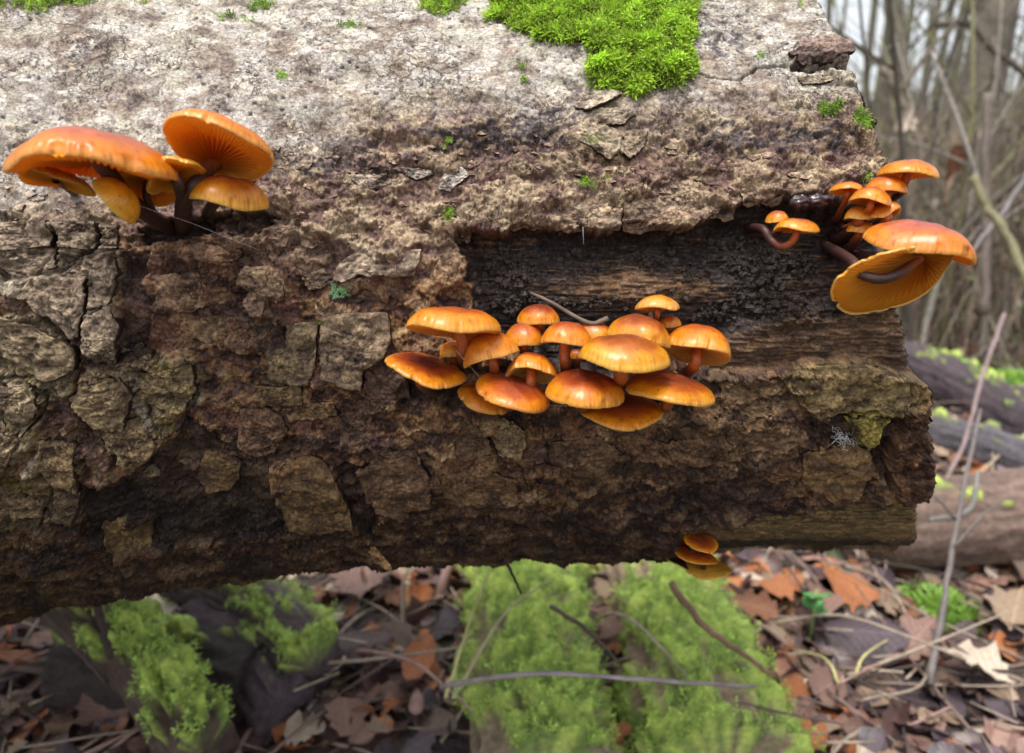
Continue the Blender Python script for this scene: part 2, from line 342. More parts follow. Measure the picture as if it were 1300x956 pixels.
    H = H + dk * (0.7 * ss(-.2, .4, hi) - 0.4)
    # dark dots and slots on the weathered top
    ap, bp, cp = worley(U / 5.0, S / 3.6, 67); pit = (1 - ss(0.14, 0.24, ap)) * (cp > 0.80) * wT * ss(-.1, .3, lo + 0.3)
    aq, bq, cq = worley(U / 1.9, S / 1.6, 71); pit2 = (1 - ss(0.2, 0.34, aq)) * (cq > 0.62) * ss(0.0, 0.35, fbm(U / 20, S / 14, 2, 73)) * ss(-0.1, .5, wT)
    col = lerp3(col, (0.06, 0.055, 0.06), np.clip(pit + 0.75 * pit2, 0, 1)); H = H - 0.5 * pit - 0.15 * pit2
    # polygons read off the photograph
    M = np.ones_like(H)
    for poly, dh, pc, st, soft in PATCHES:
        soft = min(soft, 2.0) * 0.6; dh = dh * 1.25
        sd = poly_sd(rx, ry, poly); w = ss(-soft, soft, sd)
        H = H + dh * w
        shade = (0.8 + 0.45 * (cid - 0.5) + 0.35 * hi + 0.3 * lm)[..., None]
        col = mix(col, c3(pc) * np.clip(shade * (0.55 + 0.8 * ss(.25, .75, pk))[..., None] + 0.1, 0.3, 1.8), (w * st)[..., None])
    # coarse blocks on the left
    wch = np.clip(sum(ss(-3, 3, poly_sd(rx, ry, p)) for p in (CHUNK_A, CHUNK_B, CHUNK_C, CHUNK_D)), 0, 1)
    H = H + wch * (3.0 * (cid5 - 0.5) - 2.6 * crk5 - 1.4 * crk + 2.2 * fbm(U / 8, S / 7, 4, 77) + 1.6 * (cid - 0.5) + 1.0 * (cid7 - .5))
    col = lerp3(col, (0.34, 0.30, 0.23), wch * ss(0.15, 0.5, fbm(U / 9, S / 9, 3, 79)) * 0.55)
    col = lerp3(col, (0.20, 0.15, 0.04), wch * ss(0.1, 0.5, fbm(U / 14, S / 12, 3, 83)) * 0.6 * ss(380, 460, ry))
    for pts, wd_, dp in CRACKS:
        k = 1 - ss(0.3 * wd_, wd_ * 1.25, crack_sd(px + 3 * wc + 3 * wa, py + 3 * wd + 3 * wb, pts)); H = H - 1.4 * dp * k; col = lerp3(col, DARK, k * 0.7)
    # the hollow: bark gone, rotten wood behind
    sdh = poly_sd(px + 6 * wc + 9 * wa, py + 6 * wd + 9 * wb, HOLLOW); wh = ss(-0.5, 2.5, sdh)
    depth = 6.5 + 7.5 * ss(0, 26, sdh) - 5.0 * np.exp(-((px - 800) / 190) ** 2 - ((py - 372) / 30) ** 2) + 4 * ss(330, 292, py) - 3.0 * ss(1080, 1150, px)
    lumps = ss(0.05, 0.5, fbm(U / 11, S / 8, 3, 87) + 0.45 * np.exp(-((px - 980) / 70) ** 2 - ((py - 385) / 40) ** 2) + 0.35 * np.exp(-((px - 650) / 40) ** 2 - ((py - 360) / 45) ** 2) - 0.32)
    crumbs = lumps * (2.2 * fbm(U / 2.4, S / 2.0, 4, 89, .65) + 1.6)
    Hh = -depth + 1.0 * fib * (1 - lumps) + 1.2 * fbm(U / 16, S / 7, 3, 88) + 0.8 * np.floor(fib * 3) / 3 + crumbs + 3.2 * big
    H = mix(H, Hh, wh)
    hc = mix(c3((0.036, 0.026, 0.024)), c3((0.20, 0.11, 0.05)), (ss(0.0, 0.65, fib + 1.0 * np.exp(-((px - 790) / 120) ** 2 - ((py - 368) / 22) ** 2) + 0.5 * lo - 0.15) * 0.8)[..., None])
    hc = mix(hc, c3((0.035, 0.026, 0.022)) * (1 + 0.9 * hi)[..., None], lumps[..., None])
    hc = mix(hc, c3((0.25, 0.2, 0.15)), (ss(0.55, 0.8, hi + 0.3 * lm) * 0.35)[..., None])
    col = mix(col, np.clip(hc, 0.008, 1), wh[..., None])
    # brown fibrous wood right of and under it
    wr = ss(-3, 3, poly_sd(rx, ry, ROTWOOD))
    H = mix(H, -4.5 + 2.0 * fib + 1.0 * np.floor(fib * 4) / 4 + 2.5 * fbm(U / 20, S / 9, 3, 93) + 3.2 * big, wr)
    rc = mix(c3((0.20, 0.12, 0.065)), c3((0.07, 0.042, 0.03)), ss(-0.25, 0.4, fib + 0.5 * lm)[..., None])
    col = mix(col, rc, (wr * 0.92)[..., None])
    # bare smooth wood low on the right
    wl = ss(-2.5, 2.5, poly_sd(rx, py + 3 * wb, LOWWOOD))
    H = mix(H, -2.6 + 0.9 * fib + 1.2 * fbm(U / 12, S / 5, 3, 98) + 2.0 * big - 2.5 * ss(690, 705, py), wl)
    lc = mix(c3((0.24, 0.165, 0.07)), c3((0.12, 0.08, 0.038)), ss(-0.3, 0.4, fib)[..., None])
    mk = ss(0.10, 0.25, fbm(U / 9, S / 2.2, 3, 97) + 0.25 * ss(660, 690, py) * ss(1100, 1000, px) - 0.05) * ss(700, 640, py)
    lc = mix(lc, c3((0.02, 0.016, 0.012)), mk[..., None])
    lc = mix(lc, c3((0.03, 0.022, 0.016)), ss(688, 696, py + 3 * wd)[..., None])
    col = mix(col, lc, wl[..., None])
    # low belly of the log: shade of the underside painted into the bark colour
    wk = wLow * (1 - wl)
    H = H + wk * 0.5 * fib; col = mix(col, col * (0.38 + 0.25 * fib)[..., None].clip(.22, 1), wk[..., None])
    wet = np.clip(0.35 + 0.35 * lo + 0.4 * dk + 0.35 * wLow + 0.5 * wh - 0.35 * wT + 0.3 * hi, 0.0, 1.0)
    wet = np.maximum(wet, pit)
    return H, np.concatenate([np.clip(col, 0.008, 0.85), wet[..., None]], -1)

def build_log():
    NR, NCF, NCL = 700, 1130, 60
    th = np.linspace(R_(-66), R_(86), NR)
    uL = u_of_px(-45.0, th)
    # right-hand outline of the log by photo row
    uR = np.zeros(NR)
    for _ in range(8):
        P = log_point(uR, th); _, py, z = project(P)
        uR = (np.interp(py, END_PY, END_PX) - 650) / FPX * z
    # from just under the upper rim to the back: keep the last value
    rag = 0.0017 * fbm(th * 55, th * 0 + 3.3, 6, 101, 0.8)
    uR = uR + rag
    back = np.linspace(R_(86), R_(294), 110)[1:-1]
    t = (back - back[0]) / (back[-1] - back[0]); uRb = mix(uR[-1], uR[0], ss(0, 1, t)) ; uLb = mix(uL[-1], uL[0], t)
    TH = np.concatenate([th, back]); UL = np.concatenate([uL, uLb]); UR = np.concatenate([uR, uRb])
    nT = len(TH)
    tf = np.linspace(0, 1, NCF)[None, :]
    Uf = UL[:, None] * (1 - tf) + UR[:, None] * tf
    tl = np.linspace(1, 0, NCL + 1)[:-1][None, :] ** 1.6
    Ul = UL[:, None] - tl * (1.45 + UL[:, None])
    U = np.concatenate([Ul, Uf], 1); T = np.broadcast_to(TH[:, None], U.shape)
    P = log_point(U, T); px, py, z = project(P)
    # behind the log the projected pixel means nothing: slide to a neutral place above the frame
    hid = np.clip((T - R_(80)) / R_(8), 0, 1) * np.clip((R_(292) - T) / R_(6), 0, 1)
    py = mix(py, -90.0, hid); px = np.clip(px, -89, 1300)
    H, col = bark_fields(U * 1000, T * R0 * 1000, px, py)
    # edge of the saw cut crumbles a little
    e = np.clip((U - UR[:, None]) * 1000 + 3.0, 0, 3) / 3
    H = H - 1.5 * e ** 3
    H[-1] = 0.5 * (H[-2] + H[0]) if False else H[-1]
    P = log_point(U, T, H / 1000.0)
    nc = U.shape[1]
    quads = grid_quads(nT, nc)
    # close the seam round the back
    c = np.arange(nc - 1); seam = np.stack([(nT - 1) * nc + c, (nT - 1) * nc + c + 1, c + 1, c], -1)
    root = empty('fallen_log', (0, AY, AZ - R0), 'thick rotting fallen log with peeling bark lying across the whole view', 'log')
    me_q = [np.concatenate([quads, seam])]
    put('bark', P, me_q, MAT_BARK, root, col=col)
    # sawn end
    NRr = 46; rimP = P[:, -1]; cen = np.array([0.0, AY, AZ]); k = np.linspace(0, 1, NRr)[:, None, None]
    ring = rimP[None] * (1 - k) + np.array([float(np.mean(UR)) - 0.004, AY, AZ])[None, None] * k
    rad = np.hypot(ring[..., 1] - AY, ring[..., 2] - AZ) * 1000; an = np.arctan2(ring[..., 2] - AZ, ring[..., 1] - AY)
    ns = fbm(ring[..., 1] * 160, ring[..., 2] * 160, 4, 111); ring[..., 0] += (0.0016 * ns - 0.0015 * np.clip(k[..., 0] * 12, 0, 1))
    ec = mix(c3((0.30, 0.21, 0.13)), c3((0.12, 0.075, 0.045)), ss(-.2, .3, 0.6 * np.sin(rad / 1.3 + 2 * ns) + ns)[..., None])
    ec = mix(ec, c3((0.05, 0.035, 0.025)), ss(-9, -2, rad - (R0 * 1000))[..., None])
    put('sawn_end', ring, grid_quads(NRr, nT, True), MAT_BARK, root, col=np.concatenate([ec, 0 * ec[..., :1] + .2], -1))
    return root, dict(U=U, T=T, H=H, px=px, py=py, col=col)
LOG, G = build_log()
_Hs = G['H'][:700, 60:]; _ths = G['T'][:700, 61]
_pxs = np.linspace(-45, 1, 2)
def h_at(px, py):
    """built bark height (mm) near a photo pixel"""
    u, th, t = hit(px, py)
    r = int(np.clip((th - _ths[0]) / (_ths[-1] - _ths[0]) * 699, 0, 699))
    row = G['U'][r, 60:]; c = int(np.clip(np.searchsorted(row, u), 0, len(row) - 1))
    return float(_Hs[max(r - 6, 0):r + 7, max(c - 6, 0):c + 7].mean())
# ================================================================== geometry kit
def spline(pts, n):
    P = np.array(pts, float); m = len(P)
    if m == 2: return P[0] + (P[1] - P[0]) * np.linspace(0, 1, n)[:, None]
    Q = np.vstack([2 * P[0] - P[1], P, 2 * P[-1] - P[-2]]); out = []
    for t in np.linspace(0, m - 1 - 1e-6, n):
        i = int(t); f = t - i; a, b, c, d = Q[i], Q[i + 1], Q[i + 2], Q[i + 3]
        out.append(0.5 * ((2 * b) + (c - a) * f + (2 * a - 5 * b + 4 * c - d) * f * f + (3 * b - 3 * c + d - a) * f ** 3))
    return np.array(out)
def tube(path, rad, sides=10, cap=True, rough=0.0, seed=0):
    P = np.array(path, float); n = len(P); rad = np.broadcast_to(np.array(rad, float), (n,)) if np.ndim(rad) else np.full(n, rad)
    T = np.gradient(P, axis=0); T /= np.linalg.norm(T, axis=1)[:, None] + 1e-12
    nrm = np.cross(T[0], [0, 0, 1.0]);
    if np.linalg.norm(nrm) < 0.1: nrm = np.cross(T[0], [1.0, 0, 0])
    V = []; ph = np.arange(sides) * 2 * np.pi / sides
    for i in range(n):
        nrm = nrm - T[i] * (nrm @ T[i]); nrm /= np.linalg.norm(nrm); b = np.cross(T[i], nrm)
        r = rad[i] * (1 + rough * noise(ph * 1.3 + seed, np.full(sides, i * 0.55 + seed))[:, None]) if rough else rad[i]
        V.append(P[i] + (np.cos(ph)[:, None] * nrm + np.sin(ph)[:, None] * b) * r)
    V = np.concatenate(V); Q = grid_quads(n, sides, True)
    if cap:
        V = np.vstack([V, P[0], P[-1]]); k = len(V); c = np.arange(sides); c2 = (c + 1) % sides
        Q = np.vstack([Q, np.stack([c2, c, np.full(sides, k - 2), np.full(sides, k - 2)], 1), np.stack([(n - 1) * sides + c, (n - 1) * sides + c2, np.full(sides, k - 1), np.full(sides, k - 1)], 1)])
    return V, Q
def split_quads(Q):
    d = Q[:, 2] == Q[:, 3]; return [q for q in (Q[~d], Q[d][:, :3]) if len(q)]
class Bag:
    def __init__(s): s.V = []; s.Q = []; s.C = []; s.n = 0
    def add(s, V, Q, col=None):
        s.V.append(V); s.Q.append(Q + s.n); s.n += len(V)
        if col is not None: s.C.append(np.broadcast_to(np.array(col, np.float32), (len(V), len(np.atleast_1d(col) if np.ndim(col) == 1 else col[0]))))
    def mesh(s, smooth=True):
        return np_mesh(np.concatenate(s.V), split_quads(np.concatenate(s.Q)), smooth, np.concatenate(s.C) if s.C else None)
    def put(s, name, mat, parent=None, smooth=True):
        off = np.array(parent.location) if parent is not None else 0
        return link(name, np_mesh(np.concatenate(s.V) - off, split_quads(np.concatenate(s.Q)), smooth, np.concatenate(s.C) if s.C else None), mat, parent)

# ================================================================== mushrooms
def glow(nt, b, col, f):
    tr = N(nt, 'ShaderNodeBsdfTranslucent'); nt.links.new(col, tr.inputs['Color']); ms = N(nt, 'ShaderNodeMixShader'); ms.inputs[0].default_value = f
    nt.links.new(b.outputs[0], ms.inputs[1]); nt.links.new(tr.outputs[0], ms.inputs[2]); nt.links.new(ms.outputs[0], nt.nodes['Material Output'].inputs[0])
def m_cap(nt, b):
    a = N(nt, 'ShaderNodeAttribute'); a.attribute_name = 'Col'
    n1 = tex_noise(nt, 260, 4, 0.6); r = ramp(nt, n1.outputs[0], [(0.3, (0.80, 0.74, 0.7)), (0.55, (1, 1, 1)), (0.75, (1.15, 1.18, 1.1))])
    col_ = mixc(nt, a.outputs['Color'], r.outputs[0], 0.8, 'MULTIPLY'); nt.links.new(col_, b.inputs['Base Color'])
    mr = N(nt, 'ShaderNodeMapRange'); mr.inputs['To Min'].default_value = 0.30; mr.inputs['To Max'].default_value = 0.5
    nt.links.new(n1.outputs[0], mr.inputs['Value']); nt.links.new(mr.outputs[0], b.inputs['Roughness'])
    b.inputs['Subsurface Weight'].default_value = 0.15; b.inputs['Subsurface Radius'].default_value = (1.0, 0.35, 0.08); b.inputs['Subsurface Scale'].default_value = 0.003
    b.inputs['Specular IOR Level'].default_value = 0.4; b.inputs['Coat Weight'].default_value = 0.45; b.inputs['Coat Roughness'].default_value = 0.2
    n2 = tex_noise(nt, 330, 5, 0.65, dist=1.2); bump(nt, b, n2.outputs[0], 0.35, 0.0009)
    glow(nt, b, col_, 0.3)
def m_gill(nt, b):
    a = N(nt, 'ShaderNodeAttribute'); a.attribute_name = 'Col'; nt.links.new(a.outputs['Color'], b.inputs['Base Color'])
    b.inputs['Subsurface Weight'].default_value = 0.3; b.inputs['Subsurface Radius'].default_value = (1.0, 0.45, 0.12); b.inputs['Subsurface Scale'].default_value = 0.0025; glow(nt, b, a.outputs['Color'], 0.6)
MAT_CAP = material('mushroom_cap', m_cap); MAT_GILL = material('mushroom_gills', m_gill, 0.6)
def m_stem(nt, b):
    a = N(nt, 'ShaderNodeAttribute'); a.attribute_name = 'Col'
    n1 = tex_noise(nt, 700, 4, 0.6); r = ramp(nt, n1.outputs[0], [(0.3, (0.6, 0.6, 0.6)), (0.7, (1.3, 1.3, 1.3))])
    nt.links.new(mixc(nt, a.outputs['Color'], r.outputs[0], 0.8, 'MULTIPLY'), b.inputs['Base Color']); bump(nt, b, n1.outputs[0], 0.4, 0.0006)
MAT_STEM = material('mushroom_stem', m_stem, 0.5)

def cap_surface(nr, na, dome, wav, sd, flat=2.5, lobes=0.0):
    s = np.concatenate([np.linspace(0, 0.9, nr - 6), np.linspace(0.93, 1.0, 6)]); ph = np.arange(na) * 2 * np.pi / na
    S, PH = np.meshgrid(s, ph, indexing='ij')
    z = dome * (1 - S ** flat) ** 0.62
    rr = 1 + wav * (0.7 * np.sin(2 * PH + sd) + 0.5 * np.sin(3 * PH + 2.1 * sd) + 0.3 * np.sin(5 * PH + 3.7 * sd)) * S
    rr = rr * (1 - 0.07 * ss(0.18, 0.5, fbm(np.cos(PH) * 3.2 + sd * 5, np.sin(PH) * 3.2 + sd, 4, 219)) * ss(0.88, 1.0, S))
    zz = wav * S ** 2 * (0.9 * np.sin(2 * PH + 1.7 * sd) + 0.7 * np.sin(3 * PH + sd * 2.3) + lobes * np.sin(7 * PH + sd))
    bumps = 0.05 * fbm(S * np.cos(PH) * 2 + sd, S * np.sin(PH) * 2, 3, int(sd * 10) % 97)
    stri = 0.003 * np.sin(PH * 52 + 2 * np.sin(PH * 5 + sd)) * ss(0.86, 0.98, S)
    return S, PH, rr, np.stack([S * rr * np.cos(PH), S * rr * np.sin(PH), z + zz + bumps * (1 - 0.5 * S) + stri], -1), zz
def cap_axes(lean, toward):
    m = Matrix.Rotation(R_(lean), 3, 'Y') @ Matrix.Rotation(R_(toward), 3, 'X')
    return np.array(m)
def fit_cap(bbox, z, lean, toward, wav, sd, dome0, flat):
    x0, y0, x1, y1 = bbox; M = cap_axes(lean, toward); c = at_depth((x0 + x1) / 2, y1 - (y1 - y0) * .35, z); r = (x1 - x0) / 2 * z / FPX; dome = dome0
    for it in range(10):
        _, _, _, P, _ = cap_surface(12, 40, dome, wav, sd, flat)
        W = c + (P.reshape(-1, 3) * r) @ M.T; px, py, zz = project(W)
        r *= (x1 - x0) / (px.max() - px.min())
        hh = py.max() - py.min()
        if it > 1: dome = float(np.clip(dome * ((y1 - y0) / hh) ** 0.8, 0.14, 0.95))
        c = c + RT * ((x0 + x1) / 2 - (px.max() + px.min()) / 2) * z / FPX + UP * ((py.max() + py.min()) / 2 - (y0 + y1) / 2) * z / FPX
    return c, r, dome, M
GR = {'L': 'velvet shanks in the left tuft', 'C': 'velvet shanks in the middle tuft', 'R': 'velvet shanks at the sawn end', 'B': 'velvet shanks under the log'}
def mushroom(grp, label, bbox, out=None, z=None, lean=0, toward=0, base=None, via=None, dome=0.45, flat=2.5, wav=0.03, conc=0.35, stem=(1.7, 2.3), tone=0.5, gills=0, lobes=0.0, stem_dark=0.6, off=(0, 0), seed=None, nostem=False, cap_col=None, att=(0, 0)):
    sd = seed if seed is not None else (bbox[0] * 0.37 + bbox[1] * 0.11) % 6.28
    cx, cy = (bbox[0] + bbox[2]) / 2, (bbox[1] + bbox[3]) / 2
    rg_ = np.random.default_rng(int(bbox[0] * 31 + bbox[1])); wav = wav + rg_.uniform(0, .035); tone = float(np.clip(tone + rg_.uniform(-.15, .35), 0, 1)); hue = rg_.uniform(.85, 1.15)
    if z is None:
        hx, hy = base if base else (cx, cy)
        z = hit(min(cx, 1120), cy)[2] - out / 1000.0
    c, r, dm, M = fit_cap(bbox, z, lean, toward, wav, sd, dome, flat)
    S, PH, rr, P, zz = cap_surface(26, 208, dm, wav, sd, flat, lobes)
    # colour runs from a browner middle to a yellow edge, as velvet shanks do
    na = P.shape[1]; nz = 1.3 * fbm(P[..., 0] * 2.2 + sd * 3, P[..., 1] * 2.2, 5, 201, .6); st = 0.5 + 0.5 * np.sin(PH * 52 + 2 * np.sin(PH * 5 + sd))
    k = S + 0.10 * nz
    cen = mix(c3((0.46, 0.11, 0.03)), c3((0.13, 0.018, 0.008)), tone); mid = mix(c3((0.62, 0.16, 0.008)), c3((0.42, 0.075, 0.005)), tone); edg = c3((0.82, 0.33, 0.010))
    if cap_col is not None: cen, mid, edg = [c3(q) for q in cap_col]  # pinkish middles paint the soft sky sheen into the cap colour
    col = mix(cen, mid, ss(0.25, 0.85, k)[..., None]); col = mix(col, edg, ss(0.66, 0.98, k)[..., None])
    col = mix(col, c3((0.88, 0.50, 0.09)), (ss(0.955, 1.0, S) * 0.75)[..., None]); col = mix(col, col * c3((0.80, 0.62, 0.5)), ((1 - st) * ss(0.80, 0.95, S) * 0.6)[..., None])
    col = mix(col, c3((0.42, 0.10, 0.03)), (ss(0.15, 0.6, nz) * 0.45 * (1 - S))[..., None])
    fle = fbm(P[..., 0] * 14 + sd, P[..., 1] * 14, 3, 211); col = mix(col, c3((0.12, 0.04, 0.02)), (ss(0.42, 0.6, fle) * 0.6)[..., None]); col = col * np.array([1, hue, 1])
    vein = np.abs(fbm(P[..., 0] * 3 + sd * 2, P[..., 1] * 5, 3, 213)); col = mix(col, col * c3((1.12, 1.3, 2.2)), (ss(.10, 0.0, vein) * .3 * (1 - S ** 3))[..., None])
    # lip curling under
    lip = []; lc = []
    for f, dz in ((0.992, -0.028), (0.972, -0.030), (0.955, -0.008)):
        L = P[-1].copy(); L[:, :2] *= f; L[:, 2] += dz; lip.append(L); lc.append(np.broadcast_to(c3((0.93, 0.62, 0.18)), (na, 3)))
    P = np.concatenate([P, np.array(lip)]); col = np.concatenate([col, np.array(lc)])
    W = c + (P * r) @ M.T
    # where it stands on the log
    bx, by = base if base else (cx, cy + 20)
    u, th, t = hit(bx, by); B = log_point(np.array(u), np.array(th), h_at(bx, by) / 1000 - 0.003) if bx < 1150 else at_depth(bx, by, t)
    if nostem: B = c - M[:, 2] * r * 0.1
    root = empty('mushroom', B, label, 'mushroom', GR[grp])
    put('cap', W, grid_quads(P.shape[0], na, True), MAT_CAP, root, col=col)
    # gills: real ridges, long and short ones in turn
    ng = 40; nag = ng * (8 if gills else 4); nrg = 13 if gills else 6
    sg = np.linspace(0.957, 0.10, nrg); pg = np.arange(nag) * 2 * np.pi / nag
    SG, PG = np.meshgrid(sg, pg, indexing='ij')
    base_z = -0.012 + conc * dm * (1 - SG ** 2.2) * ss(0, 0.3, 1 - SG)
    warp = 0.05 * np.sin(PG * 7 + sd) * (1 - SG)
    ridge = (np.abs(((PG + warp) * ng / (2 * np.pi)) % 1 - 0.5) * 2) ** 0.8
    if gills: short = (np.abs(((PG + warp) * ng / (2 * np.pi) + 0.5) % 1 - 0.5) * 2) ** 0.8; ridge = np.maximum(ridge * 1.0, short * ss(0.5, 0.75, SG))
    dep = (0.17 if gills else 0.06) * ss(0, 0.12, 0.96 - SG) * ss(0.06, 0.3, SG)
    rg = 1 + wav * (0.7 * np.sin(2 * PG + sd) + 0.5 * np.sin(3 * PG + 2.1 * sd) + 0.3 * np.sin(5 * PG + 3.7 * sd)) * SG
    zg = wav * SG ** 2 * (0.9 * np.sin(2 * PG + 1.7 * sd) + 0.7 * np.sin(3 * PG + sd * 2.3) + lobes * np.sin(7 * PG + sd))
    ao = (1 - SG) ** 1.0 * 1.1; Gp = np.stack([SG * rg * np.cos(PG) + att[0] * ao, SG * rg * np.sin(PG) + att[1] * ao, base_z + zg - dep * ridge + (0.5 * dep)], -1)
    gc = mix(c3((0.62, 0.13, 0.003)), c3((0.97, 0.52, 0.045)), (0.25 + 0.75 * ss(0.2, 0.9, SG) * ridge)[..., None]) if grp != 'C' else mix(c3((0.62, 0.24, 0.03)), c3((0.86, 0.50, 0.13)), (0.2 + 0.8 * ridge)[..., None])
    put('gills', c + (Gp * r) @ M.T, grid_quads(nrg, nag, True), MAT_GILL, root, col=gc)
    if nostem: return root
    top = c + M[:, 2] * r * (conc * dm * 0.95 + 0.02) + (M[:, 0] * att[0] + M[:, 1] * att[1]) * r
    below = c - M[:, 2] * r * 0.35 + (M[:, 0] * att[0] + M[:, 1] * att[1]) * r
    if via: mids = [at_depth(x, y, z + dz / 1000) for x, y, dz in via]
    else: mids = [below, (below * 0.35 + B * 0.65) + np.array([0, 0, -0.004])]
    path = spline([top] + mids + [B], 22); tt = np.linspace(0, 1, 22)
    rad = mix(stem[0], stem[1], tt) / 1000; rad[:3] *= (1.35, 1.15, 1.05)
    V, Q = tube(path, rad, 12, False, 0.12, sd)
    tc = np.repeat(tt, 12); sc = mix(c3((0.42, 0.09, 0.012)), c3((0.045, 0.016, 0.012)), ss(0.5 - 0.6 * stem_dark - .05, 1.0 - 0.75 * stem_dark, tc)[:, None])
    put('stem', V, Q, MAT_STEM, root, col=sc)
    return root
mu = mushroom
# left tuft
mu('L', 'widest mushroom of all, wavy pinkish-orange cap at the left edge of the log', (6, 160, 230, 226), out=42, lean=2, toward=-7, base=(208, 286), via=[(143, 226, 4), (160, 250, 14), (184, 270, 26)], wav=0.05, lobes=.25, dome=0.4, stem=(2.6, 3.2), tone=0.15, gills=1, stem_dark=1.0, flat=2.2, cap_col=((0.50, 0.18, 0.12), (0.58, 0.15, 0.03), (0.80, 0.30, 0.008)), seed=2.6)
mu('L', 'pale orange cap tucked under the left side of the widest cap', (23, 208, 122, 249), out=30, lean=8, toward=-20, base=(86, 240), via=[(84, 236, 10)], stem=(1.4, 1.6), wav=0.07, dome=0.3, tone=0.0, gills=1, stem_dark=1.0)
mu('L', 'narrow yellow-orange cap standing nearly on edge below the widest cap', (117, 218, 176, 292), out=40, lean=54, toward=-9, base=(186, 272), via=[(168, 262, 10)], stem=(1.2, 1.5), wav=0.0, dome=0.2, tone=0.0, gills=0, stem_dark=1.0, cap_col=((0.82, 0.33, 0.015),) * 2 + ((0.88, 0.42, 0.04),))
mu('L', 'crumpled orange cap showing its underside between two dark stems', (144, 206, 228, 264), out=22, lean=-12, toward=-40, base=(198, 268), stem=(1.2, 1.5), wav=0.1, dome=0.35, tone=0.1, gills=1, stem_dark=1.0)
mu('L', 'small folded orange cap wedged between the widest cap and the gilled one', (186, 198, 262, 246), out=36, lean=-24, toward=-22, base=(228, 250), wav=0.1, lobes=.3, dome=0.35, tone=0.0, gills=1, stem_dark=1.0, cap_col=((0.82, 0.33, 0.015),) * 2 + ((0.88, 0.42, 0.04),))
mu('L', 'large orange cap tipped back to show all its glowing gills', (206, 139, 348, 228), out=38, lean=9, toward=-34, base=(224, 288), via=[(244, 238, 4), (233, 258, 14)], dome=0.6, conc=0.3, stem=(2.3, 3.0), tone=0.2, gills=1, stem_dark=1.0, wav=0.03, cap_col=((0.50, 0.18, 0.12), (0.58, 0.15, 0.03), (0.80, 0.30, 0.008)), seed=.4, att=(-.33, .74))
mu('L', 'orange cap half hidden beneath the tipped-back gilled cap', (240, 222, 342, 267), out=25, lean=8, toward=-4, base=(252, 268), via=[(272, 258, 4)], dome=0.5, tone=0.1, stem_dark=1.0, wav=0.04)
# middle tuft
mu('C', 'flat wide glossy cap at the upper left of the middle tuft', (515, 389, 636, 432), out=28, lean=4, toward=-19, base=(596, 472), via=[(587, 432, 2), (588, 455, 8)], dome=0.35, tone=0.45, gills=1, flat=3.2, stem=(2.2, 2.4), stem_dark=0.3)
mu('C', 'leftmost cap of the middle tuft with a green moss tip on it', (488, 448, 592, 492), out=24, lean=15, toward=0, base=(560, 494), dome=0.5, tone=0.75)
mu('C', 'small yellow-orange cap peeping out behind the stem of the flat wide cap', (558, 431, 594, 454), out=10, base=(580, 456), dome=0.5, tone=0.1)
mu('C', 'small smooth cap low at the left, half under its larger neighbour', (581, 486, 645, 526), out=19, lean=20, toward=4, base=(618, 500), dome=0.5, tone=0.35)
mu('C', 'sloping cap with a pale scalloped rim in the lower left of the middle tuft', (604, 473, 698, 523), out=32, lean=17, toward=4, base=(655, 490), dome=0.5, tone=0.5)
mu('C', 'drooping cap with its left rim bent down, below the flat wide cap', (588, 420, 660, 467), out=25, lean=-16, toward=-12, base=(628, 469), dome=0.5, tone=0.25, gills=1)
mu('C', 'small domed cap highest at the left of the middle tuft under the hollow', (656, 386, 711, 412), out=12, base=(688, 414), dome=0.6, tone=0.5)
mu('C', 'little cap behind the drooping cap and under the small domed one', (640, 408, 690, 440), out=17, base=(672, 442), lean=2, toward=-5, dome=0.45, tone=0.3)
mu('C', 'cap on a straight rusty stem in the centre of the middle tuft', (686, 408, 752, 439), out=26, lean=3, toward=-12, base=(720, 476), via=[(717, 446, 2), (718, 464, 6)], dome=0.4, tone=0.4, gills=1, stem=(2.0, 2.2), stem_dark=0.25)
mu('C', 'flattened pinkish cap at the back between two larger ones', (732, 409, 778, 432), out=14, base=(752, 434), dome=0.4, tone=0.3)
mu('C', 'downturned cap facing forward with its gills open to view', (640, 447, 709, 488), out=26, lean=2, toward=-34, base=(676, 490), dome=0.6, conc=.6, tone=0.6, gills=1)
mu('C', 'broad pinkish glossy cap nearest the camera in the middle tuft', (734, 424, 851, 472), out=37, lean=3, toward=-7, base=(792, 474), dome=0.45, tone=0.5, flat=2.8, stem=(2.4, 2.6), stem_dark=.3)
mu('C', 'round orange cap behind the broad pinkish one', (771, 398, 852, 441), out=24, lean=10, toward=0, base=(805, 443), dome=0.5, tone=0.3)
mu('C', 'tawny domed cap at the bottom centre resting over the lowest cap', (692, 468, 793, 518), out=37, lean=5, toward=3, base=(745, 500), dome=0.55, tone=0.85, flat=2.8)
mu('C', 'lowest cap of the middle tuft with streaky shine', (737, 498, 843, 545), out=29, lean=2, toward=8, base=(790, 510), dome=0.5, tone=0.6)
mu('C', 'wrinkled shiny cap at the lower right of the middle tuft', (794, 468, 908, 515), out=34, lean=10, toward=0, base=(850, 495), dome=0.5, tone=0.7, wav=0.04)
mu('C', 'rightmost cap of the middle tuft, tilted with cream gills showing', (842, 411, 928, 464), out=22, lean=16, toward=-26, base=(868, 466), dome=0.45, tone=0.45, gills=1, stem=(2.0, 2.4), stem_dark=.4)
mu('C', 'thin yellow umbrella-shaped cap highest in the middle tuft against dark wood', (806, 374, 863, 395), out=17, base=(833, 397), toward=-14, dome=0.35, tone=0.0, gills=1, stem=(1.0, 1.2), stem_dark=.3, flat=2.0, cap_col=((0.66, 0.24, 0.012), (0.78, 0.36, 0.03), (0.84, 0.5, 0.12)))
